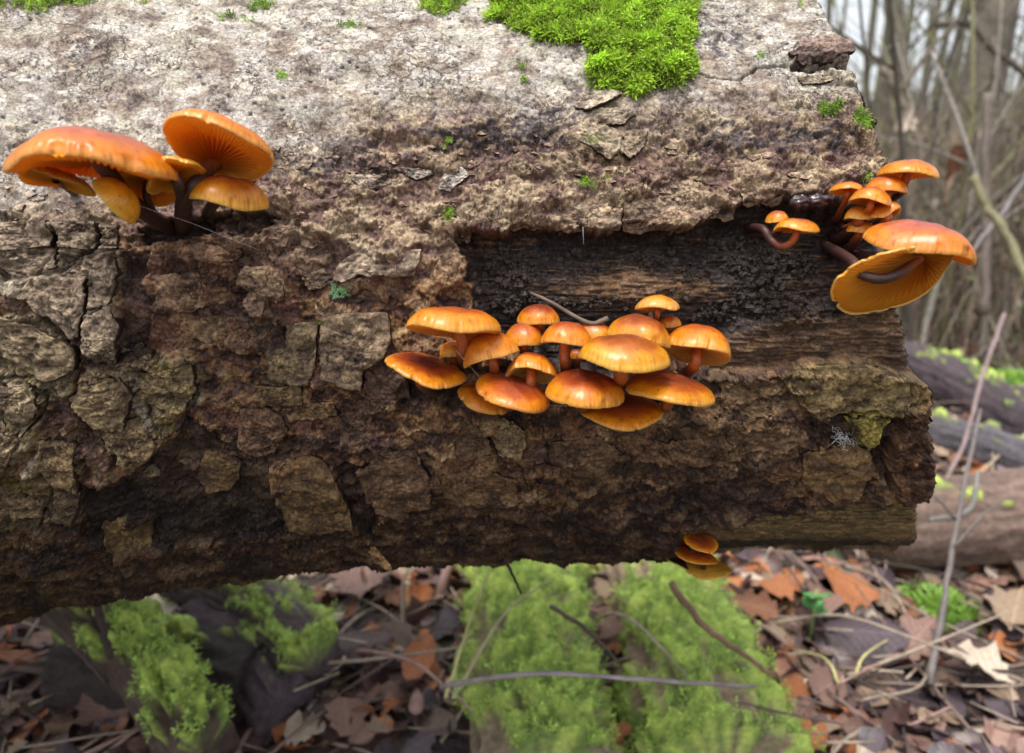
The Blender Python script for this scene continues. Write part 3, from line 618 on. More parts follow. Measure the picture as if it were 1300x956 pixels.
mu('C', 'tiny yellow cap just under the thin umbrella-shaped one', (836, 400, 865, 416), out=12, base=(850, 418), dome=0.5, tone=0.0)
mu('C', 'tiny orange cap deep in the middle of the tuft', (722, 441, 742, 458), out=12, base=(732, 460), dome=0.5, tone=0.2)
# tuft at the sawn end
mu('R', 'topmost cap of the right tuft standing out beyond the sawn end', (1112, 202, 1193, 228), out=20, lean=4, toward=-6, base=(1128, 256), via=[(1148, 232, 2), (1143, 244, 6)], dome=0.5, tone=0.2, stem=(1.5, 1.7), stem_dark=0.4, cap_col=((0.50, 0.18, 0.12), (0.58, 0.15, 0.03), (0.80, 0.30, 0.008)))
mu('R', 'second highest cap of the right tuft overlapped by the topmost', (1096, 223, 1153, 246), out=18, lean=3, toward=-3, base=(1112, 262), dome=0.5, tone=0.3)
mu('R', 'pale orange cap at the left of the right tuft on a short stem', (1052, 230, 1098, 247), out=14, lean=2, toward=-10, base=(1075, 262), dome=0.5, tone=0.2, stem_dark=.3, stem=(1.1, 1.2))
mu('R', 'tilted cap in the middle row of the right tuft', (1077, 237, 1132, 263), out=21, lean=12, toward=-8, base=(1088, 268), dome=0.45, tone=0.15, stem_dark=.2, stem=(1.2, 1.3))
mu('R', 'small flat cap under the tilted middle cap', (1071, 261, 1108, 279), out=14, lean=0, toward=-5, base=(1085, 282), dome=0.4, tone=0.1)
mu('R', 'wavy little cap with a dark folded edge beneath the second highest', (1100, 255, 1144, 280), out=18, lean=-14, toward=-18, base=(1105, 285), dome=0.4, tone=0.15, wav=0.09, gills=1)
mu('R', 'half hidden small cap left of the wide cap at the sawn end', (1074, 279, 1110, 296), out=11, lean=0, toward=0, base=(1095, 302), dome=0.5, tone=0.1)
mu('R', 'wide pinkish cap reaching far out past the sawn end', (1095, 278, 1240, 336), out=34, lean=11, toward=1, base=(1100, 318), via=[(1150, 326, 6), (1120, 328, 12)], dome=0.4, tone=0.2, wav=0.04, stem=(1.8, 2.2), cap_col=((0.50, 0.18, 0.12), (0.58, 0.15, 0.03), (0.80, 0.30, 0.008)))
mu('R', 'fan-like upturned cap with veined gills and a hooked dark stem', (1054, 322, 1212, 382), out=31, lean=-15, toward=-46, att=(.35, -.4), base=(1072, 300), via=[(1150, 342, -9), (1122, 354, -10), (1094, 348, -7), (1080, 330, 2)], dome=0.16, conc=0.12, flat=2.0, tone=0.1, wav=0.03, gills=1, stem=(1.6, 2.0), stem_dark=0.9, seed=1.1)
mu('R', 'small cap on a long hooked stem in the right end of the hollow', (981, 277, 1041, 296), out=13, lean=5, toward=-9, base=(965, 276), via=[(1011, 297, 1), (1004, 308, 2), (991, 313, 3), (977, 303, 5), (968, 290, 8)], dome=0.45, tone=0.3, stem=(1.3, 1.6), stem_dark=.4)
mu('R', 'tiny cap behind the one on the long hooked stem', (971, 267, 1002, 283), out=7, lean=0, toward=-5, base=(968, 288), via=[(988, 285, 1), (988, 296, 2), (975, 296, 3)], dome=0.5, tone=0.1, stem=(1.2, 1.4), stem_dark=.6)
# under the log
mu('B', 'orange cap highest of the few growing under the belly of the log', (868, 679, 912, 701), out=14, lean=10, toward=4, base=(885, 690), dome=0.5, tone=0.3)
mu('B', 'thin orange cap between the upper and lower caps under the log', (852, 692, 912, 712), out=12, lean=14, toward=-2, base=(880, 690), stem=(1.4, 1.6), dome=0.45, tone=0.3)
mu('B', 'yellow cap hanging lowest beneath the log over the forest floor', (864, 706, 929, 733), out=10, lean=2, toward=0, base=(890, 692), stem=(1.5, 1.8), dome=0.5, tone=0.0, cap_col=((0.6, 0.27, 0.03), (0.7, 0.34, 0.04), (0.72, 0.42, 0.08)))
mu('B', 'blackened shrivelled cap with a pale edge under the log', (836, 699, 884, 723), out=8, lean=22, toward=-4, base=(880, 700), dome=0.3, nostem=True, cap_col=((0.02, 0.015, 0.015), (0.025, 0.02, 0.018), (0.06, 0.05, 0.04)))

# ================================================================== moss on the log
def m_moss(nt, b):
    a = N(nt, 'ShaderNodeAttribute'); a.attribute_name = 'Col'; nt.links.new(a.outputs['Color'], b.inputs['Base Color'])
    b.inputs['Transmission Weight'].default_value = 0.0; b.inputs['Sheen Weight'].default_value = 0.1
    tr = N(nt, 'ShaderNodeBsdfTranslucent'); nt.links.new(a.outputs['Color'], tr.inputs['Color'])
    ms = N(nt, 'ShaderNodeMixShader'); ms.inputs[0].default_value = 0.3
    out = nt.nodes['Material Output']; nt.links.new(b.outputs[0], ms.inputs[1]); nt.links.new(tr.outputs[0], ms.inputs[2]); nt.links.new(ms.outputs[0], out.inputs[0])
MAT_MOSS = material('moss_leaves', m_moss, 0.5)
def moss_shoots(points, normals, size, cols, leaves=9, rng=RNG):
    """feathery shoots: each a rosette of small folded leaves"""
    n = len(points); P = np.asarray(points); Nn = np.asarray(normals)
    t = np.cross(Nn, [1.0, 0.2, 0.1]); t /= np.linalg.norm(t, axis=1)[:, None]; bt = np.cross(Nn, t)
    V = []; Cc = []
    for k in range(leaves):
        ph = k * 2.399 + rng.uniform(-.4, .4, n); up = rng.uniform(0.2, 1.0, n) if k < leaves * .7 else rng.uniform(1.2, 2.2, n)
        d = t * np.cos(ph)[:, None] + bt * np.sin(ph)[:, None] + Nn * up[:, None]; d /= np.linalg.norm(d, axis=1)[:, None]
        sd = np.cross(d, Nn); sd /= np.linalg.norm(sd, axis=1)[:, None] + 1e-9
        L = (size * rng.uniform(0.6, 1.45, n))[:, None]; w = L * 0.135; h = size * 0.9 * (k / leaves)
        b0 = P + Nn * h; m0 = b0 + d * L * 0.5
        tip = b0 + d * L - np.array([0, 0, 1.0]) * L * 0.2
        V.append(np.stack([b0, m0 + sd * w, tip, m0 - sd * w], 1)); c = cols * rng.uniform(0.65, 1.3, (n, 1))
        Cc.append(np.repeat(c[:, None], 4, 1))
    V = np.concatenate(V).reshape(-1, 3); Cc = np.concatenate(Cc).reshape(-1, 3)
    return V, np.arange(len(V)).reshape(-1, 4), Cc
def norm_at(th): return np.array([0, -math.cos(th), math.sin(th)])
def pt_in(x, y, poly):
    return poly_sd(np.array([x], np.float32), np.array([y], np.float32), poly)[0]
def moss_patch(label, poly, n, size=0.0019, mound=2.5, col=(0.36, 0.58, 0.03), group=None, ragged=9, spread_=1.0, name='moss_patch'):
    P = np.array(poly); x0, y0 = P.min(0); x1, y1 = P.max(0); pts = []; nr = []; cl = []
    xs = RNG.uniform(x0 - 8, x1 + 8, n * 4); ys = RNG.uniform(y0 - 8, y1 + 8, n * 4)
    wx = ragged * fbm(xs / 30, ys / 18, 3, 301); wy = ragged * fbm(xs / 30, ys / 18, 3, 303)
    sd = poly_sd((xs + wx).astype(np.float32), (ys + wy).astype(np.float32), poly); gap = fbm(xs / 22, ys / 12, 3, 307)
    keep = np.where((sd > 0) & (gap + sd * 0.03 > -0.35 * spread_) & (RNG.uniform(size=len(sd)) < .25 + sd / 12))[0][:n]
    for i in keep:
        u, th, t = hit(xs[i], ys[i]); h = h_at(xs[i], ys[i]) / 1000 + mound / 1000 * min(1, sd[i] / 14) * (0.6 + 0.6 * gap[i]) - 0.0005
        pts.append(log_point(np.array(u), np.array(th), h)); nr.append(norm_at(th) + RNG.normal(0, 0.25, 3))
        c = c3(col) * (0.75 + 0.9 * gap[i]) * RNG.uniform(.6, 1.25); cl.append(mix(c, c3((0.42, 0.52, 0.05)), float(np.clip(RNG.normal(.25, .3), 0, 1)) * .6))
    if not pts: return
    nr = np.array(nr); nr /= np.linalg.norm(nr, axis=1)[:, None]
    V, Q, Cc = moss_shoots(np.array(pts), nr, size, np.array(cl)); cen = np.mean(pts, 0)
    o = link(name, np_mesh(V - cen, Q, False, Cc), MAT_MOSS); o.location = cen
    return tag(o, label, 'moss', group, 'stuff')
moss_patch('large bright green moss cushion hanging over the top of the log', [(612, -30), (890, -30), (884, 20), (880, 45), (884, 72), (882, 104), (858, 108), (830, 112), (808, 128), (790, 118), (762, 112), (745, 100), (748, 78), (720, 66), (690, 60), (672, 60), (664, 44), (640, 30), (618, 20)], 4600, size=0.0029, mound=5, ragged=17)
moss_patch('small moss cushion on the top edge left of the large one', [(530, -20), (600, -20), (596, 4), (580, 16), (560, 20), (540, 12), (530, 6)], 300, mound=3)
moss_patch('long strip of moss along the top edge at the upper left', [(-60, -40), (260, -40), (240, -8), (200, -2), (130, 6), (60, 14), (0, 12), (-60, 12)], 900, mound=3)
SMALL = [('flat dab of moss near the top edge above the leftmost tuft', (300, 22, 24, 5), 40), ('moss dab at the top edge right of the long strip', (330, 3, 16, 8), 50), ('little moss tuft alone on the pale bark near the top', (447, 34, 14, 5), 30),
         ('moss speck in a crack above the gilled mushroom', (358, 96, 10, 4), 18), ('moss spot on the pale bark left of the dark belt', (568, 178, 9, 7), 20), ('thin line of moss beside the left end of the large cushion', (664, 92, 8, 16), 26),
         ('moss speck under the dab at the far left', (218, 238, 5, 3), 0), ('soft moss on the raised bark knob below the large cushion', (757, 180, 24, 7), 40), ('thin moss under the raised bark knob', (752, 230, 20, 7), 30), ('moss crest right above the mossy knob', (780, 146, 12, 3), 14),
         ('dark moss tuft near the upper right saw edge', (1055, 134, 18, 10), 60), ('bright moss clump right at the saw edge', (1095, 155, 12, 20), 90), ('moss bit on the pale bark at the top right', (1012, 3, 5, 4), 14),
         ('moss under the saw edge beside the small pale mushroom', (1096, 226, 10, 6), 22), ('moss flecks in the groove at the upper right', (965, 70, 14, 5), 22), ('green flecks above the left corner of the hollow', (568, 276, 8, 14), 16), ('moss on the left block of the grainy bark plate', (412, 408, 10, 4), 12)]
for lb, (x, y, rx, ry), n in SMALL:
    if n: moss_patch(lb, [(x + rx * math.cos(a), y + ry * math.sin(a)) for a in np.linspace(0, 6.28, 9)[:-1]], int(n * 1.6), size=0.0017, mound=1.0, ragged=4, col=(0.20, 0.38, 0.03), name='moss_tuft')
o = moss_patch('pale blue-green lichen rosette on the dark bark left of centre', [(422, 360), (447, 359), (450, 370), (440, 379), (424, 377), (420, 368)], 130, size=0.0011, mound=1.2, col=(0.26, 0.50, 0.30), ragged=2, name='lichen_rosette')
if o: o['category'] = 'lichen'
moss_patch('tiny green moss tip on top of the leftmost cap in the middle tuft', [(512, 441), (524, 441), (524, 448), (512, 448)], 10, size=0.0012, mound=0, ragged=1, name='moss_tuft')
# ================================================================== bark plates and flakes that lift off the log
def h_px(px, py):
    return h_at(px, py)
def plate(poly, lift, thick, col, curl=(0, 0), jag=0.10, label=None, seed=0, nr=24, nb=90, grain=1.0):
    P = np.array(poly, float); cen = P.mean(0); e = np.roll(P, -1, 0) - P; ln = np.hypot(e[:, 0], e[:, 1]); cum = np.concatenate([[0], np.cumsum(ln)])
    t = np.linspace(0, cum[-1], nb, endpoint=False); i = np.clip(np.searchsorted(cum, t, 'right') - 1, 0, len(P) - 1)
    B = P[i] + e[i] * ((t - cum[i]) / ln[i])[:, None]; d = B - cen; sz = np.hypot(d[:, 0], d[:, 1]).mean()
    a = np.arctan2(d[:, 1], d[:, 0]); B = cen + d * (1 + jag * (fbm(np.cos(a) * 4 + seed, np.sin(a) * 4 - seed, 5, 401, .75)))[:, None] + RNG.normal(0, .35, B.shape)
    s = np.concatenate([np.linspace(0, 0.93, nr - 2), [0.98, 1.0]])[:, None, None]
    X = cen + (B - cen)[None] * s                                   # rings, photo pixels
    hb = np.zeros(X.shape[:2]); U = np.zeros_like(hb); T = np.zeros_like(hb)
    hc = h_px(*cen)
    for r in range(X.shape[0]):
        for k in range(nb):
            u, th, _ = hit(X[r, k, 0], X[r, k, 1]); U[r, k] = u; T[r, k] = th
    row = np.clip(((T - _ths[0]) / (_ths[-1] - _ths[0]) * 699), 0, 699).astype(int); cols_ = np.zeros_like(row)
    Ug = G['U'][:700, 60:]; u0 = Ug[row, 0]; u1 = Ug[row, -1]; cols_ = np.clip((U - u0) / (u1 - u0) * (Ug.shape[1] - 1), 0, Ug.shape[1] - 1).astype(int)
    hb = _Hs[row, cols_]; hsm = hc * 0.5 + hb.mean() * 0.5
    Um, Sm = (U * 1000), (T * R0 * 1000); sq = s[..., 0]
    nz = fbm(Um / 9 + seed, Sm / 6, 4, 403); fb = fbm(Um / 10, Sm / 1.2 + seed, 4, 405); fn = fbm(Um / 1.6, Sm / 1.4, 3, 407)
    dx = (X[..., 0] - cen[0]) / sz; dy = (X[..., 1] - cen[1]) / sz
    mid_ = ss(0.0, .35, sq); H = hsm + (hb - hsm) * .45 * mid_ + lift * .8 + curl[0] * dx * np.abs(dx) + curl[1] * dy * np.abs(dy) + 0.9 * nz + 0.22 * fb * grain + 0.7 * fbm(Um / 3.6, Sm / 3.2 + seed, 4, 411, .6) + 0.2 * fn - 0.15 * thick * ss(0.97, 1.0, sq)
    lc_ = G['col'][:700, 60:][row, cols_][..., :3]; lc_ = lc_.mean((0, 1)); cc = (c3(col) * .55 + lc_ * .45) * (1 + 0.6 * nz + 0.18 * fb * grain + 0.5 * fn + 0.5 * fbm(Um / 3.6, Sm / 3.2 + seed, 4, 411, .6))[..., None]; cc = mix(cc, c3((0.07, 0.042, 0.03)), (ss(0.05, 0.5, -nz - 0.4 * fb) * 0.75)[..., None])
    top = log_point(U, T, H / 1000); bot = log_point(U[-1:], T[-1:], (H[-1:] - thick) / 1000); ctr = log_point(U[:1], T[:1], (H[:1] - thick) / 1000)
    V = np.concatenate([top, top[-1:], bot, ctr]); cc = np.concatenate([np.clip(cc, .01, .9), np.broadcast_to(c3((0.06, 0.035, 0.025)), (3, nb, 3))])
    wet = np.full(cc.shape[:2] + (1,), 0.3)
    k_ = top.shape[0]; o = put('bark_plate', V, np.concatenate([grid_quads(k_, nb, True), grid_quads(3, nb, True, k_ * nb)])[:, ::-1], MAT_BARK, LOG, col=np.concatenate([cc, wet], -1))
    if label: o['label'] = label
    return o
PL = [
    ([(423, 352), (431, 333), (447, 325), (478, 312), (500, 319), (537, 317), (531, 340), (525, 351), (500, 352), (490, 349), (470, 352), (452, 346), (440, 357), (428, 357)], 1.6, 1.0, (0.38, 0.31, 0.23), (0, 1.2), .06, 'pale curled bark flake with a notched lower edge'),
    ([(364, 412), (385, 408), (404, 409), (403, 432), (402, 462), (394, 484), (368, 486), (340, 482), (344, 466), (337, 445), (362, 440)], 2.6, 3.0, (0.24, 0.19, 0.105), (0, .8), .05, 'grainy olive bark plate, left half of the cracked block'),
    ([(409, 402), (440, 396), (494, 396), (498, 430), (488, 452), (462, 468), (460, 492), (440, 490), (410, 476), (407, 440)], 3.0, 3.2, (0.27, 0.21, 0.135), (.5, .8), .05, 'pale grainy bark plate, right half of the cracked block'),
    ([(464, 456), (500, 448), (516, 470), (520, 506), (480, 511), (462, 495)], 1.8, 2.2, (0.12, 0.07, 0.05), (0, .8), .08, None),
    ([(306, 518), (328, 512), (360, 526), (367, 545), (350, 570), (322, 578), (305, 560)], 2.2, 2.2, (0.17, 0.10, 0.06), (0, 1), .08, None),
    ([(346, 584), (390, 576), (410, 582), (424, 600), (438, 632), (450, 662), (430, 668), (400, 671), (366, 672), (356, 630)], 2.6, 2.6, (0.22, 0.145, 0.06), (.8, 1.4), .04, 'large square bark plate low on the belly of the log'),
    ([(258, 576), (282, 578), (304, 588), (303, 610), (290, 625), (262, 628), (247, 612)], 2.4, 2.2, (0.19, 0.12, 0.05), (.5, 1), .10, None),
    ([(452, 600), (480, 582), (520, 575), (546, 600), (548, 636), (505, 648), (470, 640)], 1.8, 2.0, (0.15, 0.085, 0.045), (.5, 1), .08, None),
    ([(613, 534), (640, 530), (666, 545), (668, 560), (660, 578), (634, 576), (624, 556)], 2.0, 1.4, (0.24, 0.19, 0.10), (.8, 1), .10, 'pale tongue of bark under the middle tuft'),
    ([(556, 562), (592, 530), (616, 548), (626, 574), (590, 578), (560, 580)], 1.2, 1.4, (0.16, 0.11, 0.06), (0, .8), .10, None),
    ([(126, 672), (160, 660), (190, 668), (194, 700), (160, 712), (134, 700)], 2.4, 2.4, (0.24, 0.16, 0.06), (0, 1), .14, None),
    ([(1020, 576), (1040, 572), (1068, 570), (1080, 566), (1104, 572), (1107, 596), (1094, 622), (1078, 640), (1060, 634), (1036, 622), (1016, 612), (1020, 596)], 2.8, 2.2, (0.22, 0.14, 0.055), (.8, 1.6), .05, 'light-edged bark plate below the dark pit near the sawn end'),
    ([(1072, 530), (1106, 524), (1130, 530), (1118, 545), (1100, 566), (1090, 556)], 2.2, 1.6, (0.28, 0.23, 0.05), (.3, .6), .10, 'yellow-green lichened bark tongue beside the dark pit'),
    ([(300, 362), (316, 370), (308, 384), (322, 402), (336, 400), (338, 380), (352, 384), (363, 372), (362, 356), (345, 338), (310, 338), (302, 350)], 1.6, 1.2, (0.27, 0.18, 0.11), (0, 1), .08, None),
    ([(382, 352), (408, 340), (420, 352), (410, 366), (392, 368)], 1.6, 1.2, (0.26, 0.19, 0.11), (0, 1), .12, None),
    ([(440, 222), (500, 218), (504, 232), (470, 240), (456, 236)], 1.6, 0.9, (0.44, 0.38, 0.31), (0, 1), .12, None),
    ([(557, 240), (566, 222), (588, 214), (596, 224), (582, 236), (572, 246)], 2.0, 0.8, (0.62, 0.60, 0.55), (0, 1), .12, 'whitish flake of bark above the hollow'),
    ([(510, 214), (545, 216), (550, 222), (530, 230), (518, 226)], 1.8, 0.9, (0.42, 0.39, 0.33), (0, 1), .12, None),
    ([(712, 168), (735, 156), (770, 158), (790, 172), (786, 200), (772, 206), (760, 196), (738, 184)], 2.0, 2.4, (0.38, 0.32, 0.22), (1, 1.5), .16, 'raised crumbling bark knob below the moss cushion'),
    ([(728, 135), (745, 122), (775, 120), (786, 130), (764, 138), (745, 147)], 4.0, 2.0, (0.45, 0.38, 0.28), (1, 1.5), .14, None),
    ([(776, 166), (800, 150), (822, 165), (816, 190), (800, 204), (784, 196)], 2.2, 2.0, (0.34, 0.28, 0.19), (1, 1.5), .2, None),
    ([(738, 140), (780, 140), (810, 148), (790, 160), (750, 158)], 1.6, 1.6, (0.40, 0.34, 0.25), (1, 1.2), .18, None),
    ([(1000, 70), (1030, 60), (1078, 56), (1083, 70), (1060, 78), (1020, 82)], 0.8, 1.6, (0.22, 0.14, 0.12), (0, 1), .08, None),
    ([(1012, 98), (1060, 92), (1076, 96), (1040, 106), (1020, 106)], 1.2, 1.2, (0.33, 0.27, 0.14), (0, 1), .10, None),
]
GA = (0.31, 0.24, 0.17); GB = (0.27, 0.20, 0.12); GC = (0.235, 0.165, 0.085)
PL += [
    ([(2, 323), (30, 316), (72, 317), (79, 340), (43, 359), (33, 362), (15, 348), (0, 334)], 2.6, 3.6, GA, (.4, .8), .09, None),
    ([(31, 376), (50, 352), (76, 350), (116, 352), (117, 390), (109, 424), (98, 427), (76, 403), (58, 397), (48, 384)], 3.4, 4.2, GA, (.5, 1.2), .09, 'pointed grey bark block at the left with a deep shadow under it'),
    ([(111, 431), (121, 398), (150, 388), (159, 416), (154, 452), (135, 455), (116, 443)], 3.2, 4.2, GA, (.8, 1.2), .08, 'rounded grey bark block at the lower tip of the left plates'),
    ([(82, 350), (114, 325), (150, 320), (156, 345), (150, 385), (121, 391), (119, 353)], 3.6, 4.6, GA, (1, .5), .07, None),
    ([(-30, 288), (0, 285), (70, 281), (73, 314), (2, 321), (-30, 322)], 2.4, 3.4, GA, (.3, .5), .07, None),
    ([(76, 281), (128, 284), (130, 318), (112, 318), (78, 314)], 2.6, 3.6, GA, (.3, .5), .08, None),
    ([(131, 284), (151, 286), (153, 316), (133, 318)], 2.8, 4.2, GA, (.5, .4), .08, None),
    ([(-30, 392), (0, 396), (45, 411), (70, 423), (99, 438), (103, 465), (68, 479), (43, 467), (0, 442), (-30, 440)], 2.6, 3.8, GB, (.4, 1), .08, 'mossy-tinged long bark block below the pointed grey one'),
    ([(96, 510), (110, 486), (155, 475), (172, 498), (160, 543), (121, 538)], 2.4, 3.4, GC, (.5, 1), .09, None),
    ([(119, 547), (175, 530), (204, 560), (195, 577), (171, 595), (160, 588)], 2.8, 4.0, GC, (.5, 1.2), .07, None),
    ([(175, 475), (244, 461), (252, 493), (233, 522), (181, 509)], 2.2, 3.2, (0.25, 0.19, 0.08), (.6, 1), .09, None),
    ([(50, 555), (98, 558), (104, 618), (76, 609), (58, 590)], 2.2, 3.4, GC, (.5, 1), .09, None),
    ([(-20, 488), (50, 486), (59, 514), (39, 544), (8, 512), (-20, 510)], 2.6, 3.6, GB, (.5, 1), .09, None),
    ([(-20, 530), (0, 533), (37, 549), (16, 589), (-20, 596)], 2.4, 3.6, GB, (.5, 1), .09, None),
    ([(-20, 618), (0, 620), (57, 630), (57, 650), (0, 658), (-20, 658)], 2.2, 3.2, GC, (.3, 1), .09, None),
    ([(71, 620), (105, 621), (100, 645), (71, 652)], 2.2, 3.2, GC, (.3, 1), .1, None),
    ([(326, 490), (384, 488), (386, 511), (331, 513)], 1.4, 2.0, (0.15, 0.11, 0.05), (0, .6), .12, None),
    ([(362, 516), (424, 508), (429, 528), (370, 532)], 2.0, 2.4, (0.19, 0.13, 0.06), (0, .8), .12, None),
    ([(432, 513), (470, 515), (475, 558), (432, 564)], 1.2, 1.8, (0.14, 0.085, 0.055), (0, .8), .1, None),
    ([(474, 574), (528, 570), (536, 588), (500, 601), (479, 599)], 1.8, 2.2, (0.20, 0.125, 0.07), (0, .8), .1, None),
    ([(912, 485), (998, 481), (1018, 500), (1013, 524), (952, 527), (917, 514)], 1.3, 1.8, (0.22, 0.145, 0.07), (0, .8), .12, None),
    ([(914, 530), (1012, 528), (1016, 558), (932, 573)], 1.1, 1.6, (0.18, 0.11, 0.06), (0, .8), .12, None),
    ([(966, 592), (1004, 586), (1017, 604), (987, 615), (966, 610)], 1.6, 1.8, (0.20, 0.10, 0.05), (0, .8), .12, None),
    ([(1032, 461), (1098, 461), (1153, 479), (1149, 517), (1120, 513), (1090, 518), (1068, 520), (1033, 526), (1026, 500)], 1.6, 2.4, (0.25, 0.19, 0.08), (0, 1), .10, 'olive-yellow bark plate at the right under the exposed wood'),
    ([(240, 300), (280, 292), (310, 310), (300, 330), (262, 335), (238, 322)], 1.0, 1.4, (0.20, 0.12, 0.08), (0, .6), .14, None),
    ([(195, 350), (250, 345), (272, 380), (240, 398), (200, 392)], 1.2, 1.4, (0.24, 0.165, 0.10), (0, .8), .12, None),
    ([(240, 405), (292, 398), (296, 425), (262, 436), (238, 428)], 1.2, 1.6, (0.20, 0.14, 0.08), (0, .8), .12, None),
    ([(700, 560), (760, 552), (790, 575), (770, 600), (715, 596)], 0.9, 1.2, (0.16, 0.10, 0.055), (0, .6), .12, None),
    ([(560, 598), (610, 590), (655, 604), (660, 632), (610, 640), (565, 628)], 1.0, 1.4, (0.20, 0.12, 0.06), (0, .6), .12, None),
    ([(840, 560), (890, 552), (905, 585), (860, 596)], 0.9, 1.2, (0.17, 0.10, 0.055), (0, .6), .14, None),
]
for n_, (poly, lift, thick, col, curl, jag, lb) in enumerate(PL):
    plate(poly, lift, thick, col, curl, jag, lb, seed=n_ * 1.7)
# ragged lip of bark over the hollow
lip_x = [(575, 598, 288, 306), (640, 690, 268, 289), (702, 792, 262, 292), (790, 886, 252, 292), (884, 940, 244, 276), (940, 1000, 236, 258), (1000, 1050, 232, 252)]
for n_, (xa, xb, ya, yb) in enumerate(lip_x):
    m = (xa + xb) / 2; plate([(xa, ya + 4), (m, ya - 3), (xb, ya + 2), (xb - 3, yb - 3), ((m + xb) / 2, yb + 1), (m, yb - 3), ((m + xa) / 2, yb + 2), (xa + 3, yb - 2)], 1.5, 2.6, (0.28, 0.205, 0.14), (0, .6), .09, None, seed=n_ * 2.3 + 50)
# the many small scales of the tan belt and the dark bark
def scale_at(x, y, w, h, lift, thick, col, sd):
    k = RNG.integers(5, 9); a = np.sort(RNG.uniform(0, 6.28, k)); pts = [(x + w * math.cos(t) * RNG.uniform(.6, 1.1), y + h * math.sin(t) * RNG.uniform(.6, 1.1)) for t in a]
    plate(pts, lift, thick, col, (0, .5), .12, None, seed=sd, nr=5, nb=22, grain=.6)
hol = lambda x, y: pt_in(x, y, HOLLOW) > -6
cnt = 0
for n_ in range(900):
    if cnt >= 240: break
    x, y = RNG.uniform(0, 1120), (RNG.uniform(140, 300) if n_ % 2 else RNG.uniform(150, 640))
    yb_ = np.interp(x, [0, 300, 600, 1100], [240, 190, 160, 200])
    if y < yb_ or hol(x, y) or (480 < x < 930 and 380 < y < 545) or (150 < x < 350 and 180 < y < 290) or pt_in(x, y, LOWWOOD) > -8 or (x > 1040 and y < 400) or pt_in(x, y, ROTWOOD) > -4 or (700 < x < 830 and y < 215): continue
    cnt += 1; f = RNG.uniform(0.7, 1.25)
    if y < 320: col = mix(c3((0.36, 0.28, 0.20)), c3((0.25, 0.16, 0.12)), RNG.uniform())
    elif x < 250: col = mix(c3((0.27, 0.225, 0.15)), c3((0.20, 0.15, 0.08)), RNG.uniform())
    else: col = mix(c3((0.20, 0.125, 0.07)), c3((0.10, 0.06, 0.04)), RNG.uniform())
    w = RNG.uniform(6, 16) if y > 300 else RNG.uniform(5, 12); scale_at(x, y, w, w * RNG.uniform(.45, .8), RNG.uniform(.2, .7), RNG.uniform(.6, 1.2), tuple(col * f), n_ * .9)

# loose chip hanging low on the belly
def chip(label, px, py, dx, dy, w, z_out, col):
    t = hit(px, py)[2] - z_out; n = 12; path = [at_depth(px + dx * (k / (n - 1) - .5), py + dy * (k / (n - 1) - .5), t + .002 * math.sin(k)) for k in range(n)]
    V = []; Cc = []; up = np.array([0.5 * (1 if dy * dx > 0 else -1), -.4, .75]); up /= np.linalg.norm(up)
    for k, p in enumerate(path):
        ww = w * math.sin(math.pi * (k + .6) / (n + .2)) ** .5 * t / FPX
        for j, (a, b) in enumerate(((-1, .2), (-.4, .5), (.4, .45), (1, .1), (.5, -.3), (-.5, -.3))):
            V.append(p + up * ww * a * (1 + .25 * RNG.normal() * .5) + np.array([0, -1, 0.2]) * ww * b * (.8 + .3 * math.sin(k * 2.1 + j))); Cc.append(c3(col) * RNG.uniform(.6, 1.4))
    return put('bark_plate', np.array(V), grid_quads(n, 6, True), MAT_BARK, LOG, col=np.concatenate([np.array(Cc), np.full((len(Cc), 1), .3)], 1))
o = chip('', 475, 702, 42, 44, 11, .006, (0.36, 0.22, 0.10)); o['label'] = 'loose tan bark chip dangling from the belly of the log'

# crumbly frass lumps in the hollow and the wet jelly lump above it
def m_frass(nt, b):
    n = tex_noise(nt, 500, 5, .7); r = ramp(nt, n.outputs[0], [(0.3, (0.02, 0.014, 0.012)), (0.6, (0.045, 0.03, 0.023)), (0.8, (0.10, 0.07, 0.05))]); nt.links.new(r.outputs[0], b.inputs['Base Color']); bump(nt, b, n.outputs[0], .6, .001)
MAT_FRASS = material('frass', m_frass, .8)
ICO = None
def blob_bag(bag, p, r, seed):
    la = np.linspace(-1.4, 1.4, 5); lo = np.arange(7) * 2 * np.pi / 7; A, O = np.meshgrid(la, lo, indexing='ij')
    D = np.stack([np.cos(A) * np.cos(O), np.cos(A) * np.sin(O), np.sin(A)], -1).reshape(-1, 3)
    rr = r * (1 + 0.35 * RNG.normal(0, 1, len(D)).clip(-1, 1))[:, None]; bag.add(p + D * rr * RNG.uniform(.6, 1.2, 3), grid_quads(5, 7, True))
bag = Bag()
for (x, y, sx, sy, n) in ((650, 345, 26, 26, 260), (650, 385, 30, 12, 140), (830, 325, 26, 12, 150), (880, 345, 25, 12, 90), (975, 335, 50, 22, 320), (985, 385, 55, 18, 320), (915, 405, 25, 10, 120), (760, 388, 60, 8, 120), (960, 300, 40, 12, 90), (1040, 340, 30, 18, 70), (690, 320, 60, 8, 50), (860, 368, 60, 14, 40)):
    for _ in range(int(n * .42)):
        X, Y = RNG.normal(x, sx * .55), RNG.normal(y, sy * .6)
        if pt_in(X, Y, HOLLOW) < 3: continue
        u, th, t = hit(X, Y); blob_bag(bag, log_point(np.array(u), np.array(th), h_at(X, Y) / 1000 + RNG.uniform(0, .0018)), RNG.uniform(.0004, .0009) * (1 + 1.6 * RNG.uniform() ** 4), 0)
o = bag.put('rotten_crumbs', MAT_FRASS, None, False); tag(o, 'black crumbly rotten wood clinging inside the hollow', 'debris', None, 'stuff')
